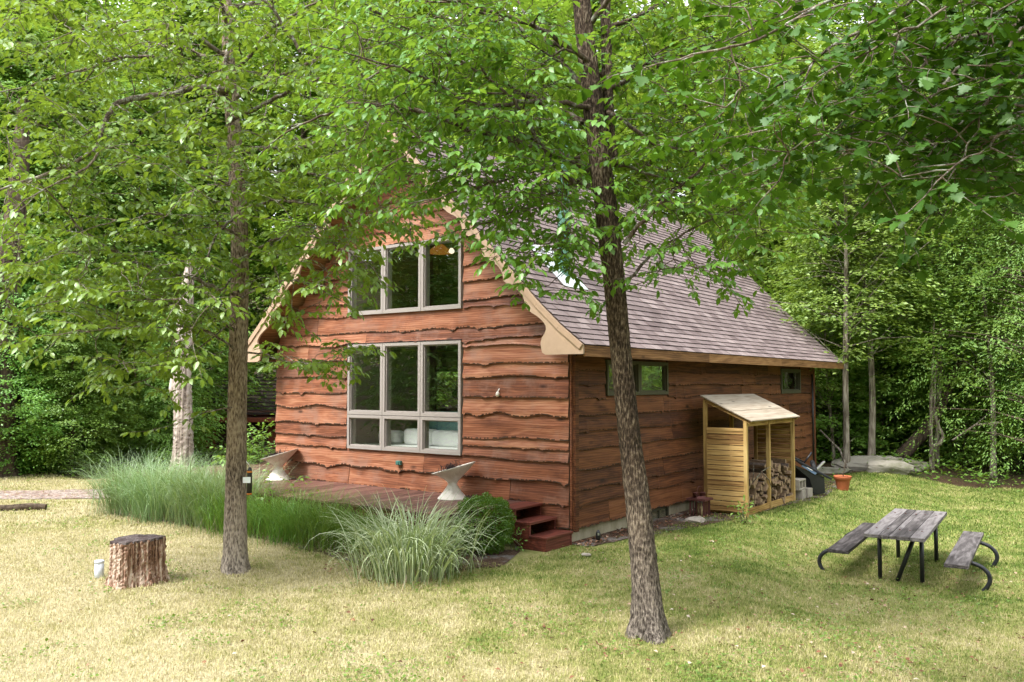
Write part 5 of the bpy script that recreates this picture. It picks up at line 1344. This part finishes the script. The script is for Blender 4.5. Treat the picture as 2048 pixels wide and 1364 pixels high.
# ================================================================== BACKGROUND TREES
def far_tree(seed, H, z0, prof, n_spray, per, ssize, lsize, droop, trunk_r, bend=.25, n_br=70, up=.25, fan=(.75, .42), leafw=1., clump=1.):
    """returns (trunk mesh builder, crown arrays). prof(h in 0..1) -> radius"""
    r = np.random.default_rng(seed)
    ph = r.uniform(0, 6.28, 2)
    def axis(z): t = z / H; return np.array([bend * math.sin(t * 4 + ph[0]) * t, bend * math.sin(t * 3.1 + ph[1]) * t, z])
    tr = MB(); zz = np.linspace(-.3, H * .97, 40); tr.tube([axis(z) for z in zz], np.interp(zz / H, [-.05, 0, .05, 1], [1.6, 1.35, 1., .08]) * trunk_r, 14, rough=.03, rng=r)
    h = z0 / H + (1 - z0 / H) * r.beta(1.1, 1.15, n_spray); az = r.uniform(0, 6.28, n_spray)
    # whorl the sprays into layers with gaps so that light and dark clumps form
    lump = 1 + .22 * np.sin(az * 3 + h * 17 + ph[0]) + .16 * np.sin(az * 5 - h * 31)
    rad = np.array([prof(x) for x in h]) * lump * np.sqrt(r.uniform(.08, 1., n_spray))
    C = np.array([axis(x * H) for x in h]); O = np.c_[np.cos(az), np.sin(az), np.zeros(n_spray)]
    tip = C + O * rad[:, None] + np.array([0, 0, 1.]) * (up * rad)[:, None] * r.uniform(-.3, 1, n_spray)[:, None]
    for i in r.choice(n_spray, min(n_br, n_spray), replace=False):
        a = C[i] - np.array([0, 0, .25 * rad[i]]); mid = (a + tip[i]) / 2 + np.array([0, 0, .06 * rad[i]]); tr.tube([a, mid, tip[i]], [max(.012, trunk_r * .28 * (1 - h[i])) , .012, .005], 4, cap=False)
    N_ = n_spray * per
    sz = (ssize * r.uniform(.55, 1.25, n_spray))[:, None]
    s_a = r.normal(0, .5, (n_spray, per)) * fan[0]; s_b = r.normal(0, .5, (n_spray, per)) * fan[1] * 1.3
    dr = droop * r.uniform(.4, 1.6, n_spray)[:, None]
    az2 = az + r.normal(0, .4, n_spray); O2 = np.c_[np.cos(az2), np.sin(az2), np.zeros(n_spray)]; B2 = np.c_[-np.sin(az2), np.cos(az2), np.zeros(n_spray)]
    til = r.normal(0, .28, n_spray)[:, None]
    zc = -dr * (s_a + .6) ** 2 * .5 + til * s_b + r.normal(0, .06, (n_spray, per))
    P = tip[:, None, :] + sz[..., None] * (s_a[..., None] * O2[:, None] + s_b[..., None] * B2[:, None] + zc[..., None] * np.array([0, 0, 1.]))
    A = O2[:, None] * r.uniform(.3, 1, (n_spray, per, 1)) + B2[:, None] * (np.sign(s_b) * r.uniform(.3, 1, (n_spray, per)))[..., None] + np.array([0, 0, 1.]) * (-dr * .5 * r.uniform(.3, 1.5, (n_spray, per)))[..., None]
    Nn = np.array([0, 0, 1.]) + (dr * .5)[..., None] * O2[:, None] + r.normal(0, .42, (n_spray, per, 3))
    P, A, Nn = P.reshape(-1, 3), A.reshape(-1, 3), Nn.reshape(-1, 3)
    ok = P[:, 2] > .08; P, A, Nn = P[ok], A[ok], Nn[ok]
    tint = np.clip(np.repeat(r.normal(.5, .16, n_spray), per)[ok] + r.normal(0, .2, len(P)), 0, 1)
    return tr, leaves(P, A, Nn, lsize * r.uniform(.65, 1.2, len(P)), DIAMOND, tint, leafw)

def proto(pname, bark, leafm, *a, **k):
    tr, (V, T, _, tt, _) = far_tree(*a, **k)
    o = tr.build('trunk', MAT[bark], None, True); tme = o.data; bpy.data.objects.remove(o)
    cme = np_mesh('crown', V, T, None, tt, None, [MAT[leafm]])
    return pname, tme, cme
def cone(r0, lo=.06, top=.12): return lambda h: r0 * max(top * (h < .97), min(1, (h + .12) / .3)) * (1 - .82 * max(0, h - .2) / .8)
def oval(r0): return lambda h: r0 * max(.15, math.sin(math.pi * min(1, max(0, (h - .02) / 1.02)) ** .8))
PR = dict(
 layered=proto('layered_tree', 'bark_dark', 'leaf_beech', 1, 13, .5, cone(3.6), 1250, 48, .9, .15, .55, .17, n_br=120),
 layered2=proto('layered_tree', 'bark_dark', 'leaf_beech', 2, 11, .3, cone(3.3), 1200, 48, .85, .14, .7, .15, n_br=120),
 tall=proto('broadleaf_tree', 'bark_dark', 'leaf_bright', 3, 18, 4.2, oval(4.2), 1000, 42, 1.0, .19, .4, .22, n_br=80),
 tall2=proto('broadleaf_tree', 'bark_birch', 'leaf_beech', 4, 19, 5.0, oval(4.0), 950, 42, 1.0, .19, .4, .2, n_br=80),
 birch=proto('slender_tree', 'bark_birch', 'leaf_grey', 5, 11.5, 3.0, lambda h: 2.1 * max(.3, math.sin(math.pi * h ** .8)), 620, 30, .75, .13, .4, .09, n_br=90, up=.9, bend=.45),
 birch2=proto('slender_tree', 'bark_birch', 'leaf_grey', 6, 9.5, 2.2, lambda h: 1.8 * max(.3, math.sin(math.pi * h ** .8)), 560, 28, .75, .13, .4, .06, n_br=80, up=.9, bend=.55),
 hemlock=proto('hemlock_tree', 'bark_dark', 'leaf_hemlock', 7, 16, 1.2, cone(3.4), 1150, 64, .9, .085, 1.1, .2, n_br=160, up=-.12, fan=(.85, .34), leafw=.6),
 bush=proto('understory_bush', 'bark_limb', 'leaf_beech', 8, 3.6, .15, lambda h: 1.7 * max(.35, math.sin(math.pi * (h * .85 + .12))), 300, 36, .5, .12, .4, .035, n_br=90, up=.6),
 bush2=proto('understory_bush', 'bark_limb', 'leaf_bright', 9, 2.6, .1, lambda h: 1.4 * max(.35, math.sin(math.pi * (h * .85 + .12))), 260, 34, .45, .11, .35, .03, n_br=90, up=.6),
)
def plant(kind, x, y, s, rz, label, group, cat='tree', sz=None, leafm=None):
    nm, tme, cme = PR[kind]
    root = empty(nm, (x, y, gz(x, y) - .05), rz, label, cat, group); root.scale = (s, s, s * (sz or 1))
    for n_, me in (('trunk', tme), ('crown', cme)):
        o = bpy.data.objects.new(n_, me); link(o, root)
        if leafm and n_ == 'crown': o.material_slots[0].link = 'OBJECT'; o.material_slots[0].material = MAT[leafm]
    return root
GL = 'layered trees at the left edge of the lawn'
for k_, x, y, s, a in [('layered', -14.6, 24.5, 1.0, 0), ('layered2', -11.6, 26.2, 1.05, 1.2), ('layered', -17.6, 22.6, .95, 2.2), ('layered2', -15.2, 28.4, 1.2, 3.1), ('layered', -13.5, 36.5, 1.2, 4.0), ('layered2', -18.0, 27.0, 1.3, 5.0)]:
    plant(k_, x, y, s, a, 'dense tree with layered leafy branches down to the ground left of the pale dead trunk', GL)
plant('layered2', -12.5, 21.6, .55, .6, 'low leafy tree arching over the left end of the gravel path', GL)
plant('layered', -5.2, 33.5, .9, 2.0, 'yellow green tree beside the left house corner', GL, leafm='leaf_yellow')
for k_, x, y, s, a in [('layered2', -20.5, 24.0, 1.0, .7), ('layered', -12.6, 24.0, .62, 5.5), ('layered2', -13.6, 20.6, .42, 3.5), ('layered', -11.2, 21.8, .4, 2.5), ('layered2', -9.4, 23.4, .38, 1.5)]:
    plant(k_, x, y, s, a, 'dense tree with layered leafy branches down to the ground left of the pale dead trunk', GL)
for k_, x, y, s, a in [('layered', -15.4, 21.4, .5, .9), ('layered2', -12.4, 22.4, .5, 1.9), ('layered', -17.6, 20.4, .5, 2.9), ('layered2', -10.6, 24.6, .5, 3.9)]:
    plant(k_, x, y, s, a, 'low bright green tree at the front edge of the left woods', 'low bright trees at the front edge of the left woods', leafm='leaf_bright')
GT = 'tall woodland trees behind the left lawn'
for k_, x, y, s, a in [('tall', -19, 33, 1.05, 0), ('tall2', -14, 35, 1.1, 1), ('tall', -9, 36, 1.1, 2), ('tall2', -24, 31, 1., 3), ('tall', -4.5, 38, 1.15, 4), ('layered', -5.5, 34, 1.3, .4)]:
    plant(k_, x, y, s, a, 'tall woodland tree rising behind the layered trees on the left', GT)
for k_, x, y, s, a in [('tall2', -17, 41, 1.5, .3), ('tall', -10.5, 43, 1.55, 1.3), ('tall2', -4, 44, 1.5, 2.3), ('tall', -23, 38, 1.45, 3.3), ('tall', 1.5, 46, 1.6, 4.3), ('tall2', 14, 45, 1.5, 5.3), ('tall', 20, 43, 1.45, .9)]:
    plant(k_, x, y, s, a, 'very tall tree in the back row of the woods', 'very tall trees in the back row of the woods')
GH = 'bright trees behind the house roof'
for k_, x, y, s, a in [('tall', 1.5, 34, 1.0, 5), ('tall', 6.5, 35, 1.0, 6), ('tall', 11.5, 37, 1.05, .7), ('tall2', 3.8, 41, 1.2, 1.7), ('tall', 9.2, 42, 1.2, 2.7)]:
    plant(k_, x, y, s, a, 'bright yellow green tree rising behind the house roof', GH)
GR = 'tall woodland trees behind the right lawn'
for k_, x, y, s, a in [('tall', 16.5, 36, 1.0, 3.7), ('tall2', 21, 34, 1.05, 4.7), ('tall', 26, 32, 1., 5.7), ('layered', 18.5, 30, 1.1, .3), ('layered2', 14.2, 31.0, 1.0, 1.3), ('tall', 10.4, 30.5, .75, 2.3)]:
    plant(k_, x, y, s, a, 'tall woodland tree standing far behind the boulders on the right', GR)
def pxx(p, q, Y): P = at(p, q, Y); return P[0], P[1]
x, y = pxx(1694, 930, 22.4); plant('birch', x, y, .95, .3, 'slender pale trunked tree standing left of the boulders, nearest the plant pot', 'slender pale trees at the right lawn edge')
x, y = pxx(1742, 915, 23.6); plant('birch', x, y, 1.05, 1.9, 'thicker pale trunked tree rising right behind the long boulder', 'slender pale trees at the right lawn edge')
x, y = pxx(1872, 915, 24.); plant('birch2', x, y, 1.1, 3., 'slim tree by the crooked sapling in the dark woods at right', 'slender pale trees at the right lawn edge')
x, y = pxx(1985, 935, 23.); plant('birch2', x, y, 1.2, 4.2, 'slim tree standing in the dark undergrowth at the far right', 'slender pale trees at the right lawn edge')
x, y = pxx(1548, 800, 27.5); plant('birch2', x, y, 1.25, 5.2, 'slim pale tree just behind the rear house corner', 'slender pale trees at the right lawn edge')
x, y = pxx(1668, 930, 24.5); plant('birch2', x, y, .8, 5.9, 'thin young tree between the rear house corner and the plant pot', 'slender pale trees at the right lawn edge')
plant('hemlock', 13.1, 20.9, .95, .5, 'large near evergreen at the right frame edge with bright drooping sprays', 'dark evergreens at right')
plant('hemlock', 15.2, 25.0, 1.15, 2.5, 'dark drooping evergreen just behind the near one at the right frame edge', 'dark evergreens at right')
plant('hemlock', 13.6, 27.6, 1.1, 4.5, 'dark drooping evergreen farthest back behind the crooked sapling', 'dark evergreens at right')
GS = 'trees beside the left lawn'
for k_, x, y, s, a in [('layered', -16.5, 10.5, .8, 0), ('layered2', -17, 6.5, .9, 1.2), ('layered', -18.5, 2., 1., 3.1), ('tall', -22, 9, .8, 4.0)]:
    plant(k_, x, y, s, a, 'leafy tree beside the left lawn, mirrored in the gable windows', GS)
for k_, x, y, s, a in [('layered', 9.0, 27.6, .7, 1.1), ('layered2', 12.4, 28.2, .8, 2.1), ('layered', 16.2, 28.4, .8, 3.1), ('layered2', 7.4, 31., .8, 4.4)]:
    plant(k_, x, y, s, a, 'bright leafy tree filling the woods between the boulders and the house', 'bright leafy trees behind the boulders', leafm='leaf_bright')
GB = 'understory bushes along the right lawn edge'
for i, (k_, x, y, s, a) in enumerate([('bush', 9.6, 25.2, 1.0, 0), ('bush', 11.4, 26.2, 1.1, 1), ('bush2', 8.4, 26.8, 1.1, 2), ('bush', 13.2, 25.0, .9, 3), ('bush', 7.6, 28.5, 1.2, 4), ('bush2', 15.6, 24.5, .9, 5), ('bush', 12.0, 29., 1.4, .4), ('bush', 17.5, 22.6, .8, 1.4), ('bush', 14.2, 28., 1.3, 2.4)]):
    plant(k_, x, y, s, a, 'leafy understory bush in the woods behind the boulders', GB, 'bush')
for i, (k_, x, y, s, a) in enumerate([('bush', -10.2, 24.5, .55, 0), ('bush2', -13.4, 24.0, .5, 2), ('bush', -16.2, 23.5, .6, 3)]):
    plant(k_, x, y, s, a, 'low leafy bush under the layered trees on the left', 'low bushes under the left trees', 'bush')

# dead pale trunk, crooked sapling, leaning trunk, dark left trunk
def bare(name, pts, radii, bark, label, cat='tree', limbs=(), n=24, rough=.04):
    p0 = pts[0]; root = empty(name, (p0[0], p0[1], gz(p0[0], p0[1])), 0, label, cat); o3 = np.array([p0[0], p0[1], gz(p0[0], p0[1])])
    t = Tree(int(abs(p0[0]) * 77) + 3); t.trunk([np.array(p) - o3 for p in pts], radii, n, rough)
    t.wood.build('trunk', MAT[bark], root, True)
    m = MB()
    for lp, a, b in limbs: m.tube([np.array(p) - o3 for p in lp], np.linspace(a, b, len(lp)), 8, rough=.05)
    if m.v: m.build('limb', MAT[bark], root, True)
    return root
Y = 22.0
bare('dead_tree', px([(366, 945), (366, 915), (367, 850), (364, 750), (370, 640), (376, 560), (380, 520)], Y), [.28, .25, .225, .22, .20, .15, .06], 'bark_dead', 'pale dead tree trunk with peeling bark behind the tall grass', limbs=[(px([(350, 800), (342, 780), (344, 755)], Y), .09, .04)], n=30, rough=.05)
Y = 24.0
bare('leaning_trunk', px([(1782, 950), (1800, 915), (1850, 862), (1880, 815), (1915, 730)], Y), [.20, .18, .16, .14, .11], 'bark_dark', 'mossy trunk leaning to the right behind the boulders', limbs=[(px([(1915, 730), (1935, 722), (1965, 728)], Y), .07, .03)])
Y = 23.2
bare('crooked_sapling', px([(1862, 940), (1864, 905), (1862, 880), (1862, 800), (1866, 720), (1868, 640)], Y), [.07, .055, .048, .042, .036, .025], 'bark_birch', 'crooked pale sapling with a hooked branch near its foot at right', limbs=[(px([(1864, 893), (1880, 888), (1887, 872), (1876, 850), (1868, 820), (1870, 760), (1880, 690)], Y), .06, .03)], n=14)
bare('dark_trunk', px([(2, 960), (2, 900), (6, 700), (18, 560), (28, 460), (40, 330), (48, 200)], 21.), [.42, .34, .30, .27, .25, .2, .12], 'bark_dark', 'thick dark tree trunk cut by the left frame edge')

# dead fallen branches in the undergrowth on the right
rg = np.random.default_rng(6)
for i, (q, lab) in enumerate([([(1640, 860), (1680, 900), (1698, 945)], 'thin bare branch leaning on the slender tree by the plant pot'), ([(1905, 880), (1950, 850), (2005, 845)], 'bare grey branch poking sideways out of the dark woods at right')]):
    A0_ = at(*q[0], 22.8); o = empty('bare_branch', A0_, 0, lab, 'branch'); m = MB(); m.tube([p - A0_ for p in px(q, 22.8, 22.2)], [.02, .03, .035], 7); m.tube([at(*q[1], 22.5) - A0_, at(q[1][0] + 30, q[1][1] - 25, 22.6) - A0_], [.015, .006], 5); m.build('wood', MAT['bark_birch'], o)

# forest-floor ground cover (stuff) and the far woods (stuff)
rg = np.random.default_rng(17)
n = 52000; x = rg.uniform(-26, 26, n); y = rg.uniform(19.5, 34, n); d_ = lawn_mask(x, y); u, v = to_uv(x, y)
patch = np.sin(x * 1.1 + 2) * np.sin(y * .9) + .5 * np.sin(x * 2.7) + rg.normal(0, .5, n)
ok = (d_ < .35) & ~((u > -.3) & (u < 7) & (v < 11.6)) & (patch > -.1) & ~((np.abs(x + 9.3) < 3.6) & (np.abs(y - 32) < 2.3)); x, y = x[ok], y[ok]; n = len(x)
P = np.c_[x, y, ground_z(x, y) + rg.gamma(1.6, .13, n)]; A = np.c_[rg.normal(0, 1, (n, 2)), rg.normal(-.1, .3, n)]; Nn = np.array([0, 0, 1.]) + rg.normal(0, .4, (n, 3))
V, T, _, tt, _ = leaves(P, A, Nn, rg.uniform(.06, .17, n), DIAMOND, np.clip(rg.normal(.4, .25, n), 0, 1), 1.1)
tag(link(bpy.data.objects.new('forest_undergrowth', np_mesh('forest_undergrowth', V, T, None, tt, None, [MAT['leaf_beech']]))), 'low green plants covering the woodland floor behind the lawn', 'undergrowth', kind='stuff')
n = 230000; th = rg.uniform(0, 2 * math.pi, n); front = (np.sin(th) > -.15)
r_ = np.where(front, rg.uniform(46, 62, n), rg.uniform(17, 32, n)); x = np.cos(th) * r_; y = np.sin(th) * r_ + np.where(front, 2, -4)
top = np.where(front, 29 + 3 * np.sin(th * 9) + 2 * np.sin(th * 23), 14 + 2 * np.sin(th * 7)); h = rg.beta(1.1, 1.2, n) * top
den = np.sin(th * 31 + h * .5) * np.sin(h * .9 + th * 11) + rg.normal(0, .45, n); ok = (den > -.35); x, y, h, th = x[ok], y[ok], h[ok], th[ok]; n = len(x)
P = np.c_[x, y, ground_z(x, y) + h]; A = rg.normal(0, 1, (n, 3)) * [1, 1, .5]; Nn = np.array([0, 0, .9]) + rg.normal(0, .5, (n, 3)) - .5 * np.c_[np.cos(th), np.sin(th), 0 * th]
V, T, _, tt, _ = leaves(P, A, Nn, rg.uniform(.35, .75, n) * np.where(y < 0, 1.35, 1.), DIAMOND, np.clip(rg.normal(.5, .25, n), 0, 1), 1.1)
wo = link(bpy.data.objects.new('distant_woods', np_mesh('distant_woods', V, T, None, tt, None, [MAT['leaf_bright']]))); tag(wo, 'wall of bright green woodland far behind everything', 'woods', kind='stuff')

# ================================================================== LIGHT, SKY, CAMERA
SUN_EL, SUN_AZ = R(56), math.atan2(-.62, -.78)      # direction towards the sun in the XY plane: behind the camera, left
w = bpy.data.worlds.new('World'); sc.world = w; w.use_nodes = True
nt = w.node_tree; nt.nodes.clear()
sky = nt.nodes.new('ShaderNodeTexSky'); sky.sky_type = 'NISHITA'; sky.sun_disc = False; sky.sun_elevation = SUN_EL
sky.sun_rotation = math.pi / 2 - SUN_AZ; sky.air_density = 1.2; sky.dust_density = 2.5; sky.ozone_density = 1.
hs = nt.nodes.new('ShaderNodeHueSaturation'); hs.inputs['Saturation'].default_value = .18; hs.inputs['Value'].default_value = 1.
bg = nt.nodes.new('ShaderNodeBackground'); bg.inputs[1].default_value = .15
ou = nt.nodes.new('ShaderNodeOutputWorld'); nt.links.new(sky.outputs[0], hs.inputs['Color']); nt.links.new(hs.outputs[0], bg.inputs[0]); nt.links.new(bg.outputs[0], ou.inputs[0])
sd = bpy.data.lights.new('sun', 'SUN'); sd.energy = 1.15; sd.angle = R(10); sd.color = (1, .96, .9)
so = link(bpy.data.objects.new('sun', sd)); d = Vector((math.cos(SUN_AZ) * math.cos(SUN_EL), math.sin(SUN_AZ) * math.cos(SUN_EL), math.sin(SUN_EL)))
so.rotation_euler = d.to_track_quat('Z', 'Y').to_euler(); so.location = d * 60

cd = bpy.data.cameras.new('camera'); cam = link(bpy.data.objects.new('camera', cd)); cam.location = (0, 0, CAM_H)
cam.rotation_euler = (math.pi / 2 + PITCH, 0, 0); cd.sensor_width = 36; cd.lens = 36 * F_PX / 2048; cd.clip_start = .05; cd.clip_end = 600
sc.camera = cam
vs = sc.view_settings; vs.view_transform = 'Standard'; vs.look = 'None'; vs.exposure = 2.1; vs.gamma = 1; vs.use_curve_mapping = False
sc.render.resolution_x = 1024; sc.render.resolution_y = 682
cy = sc.cycles; cy.max_bounces = 8; cy.diffuse_bounces = 5; cy.glossy_bounces = 3; cy.transmission_bounces = 4; cy.transparent_max_bounces = 8
cy.caustics_reflective = False; cy.caustics_refractive = False; cy.sample_clamp_indirect = 6; cy.use_denoising = True
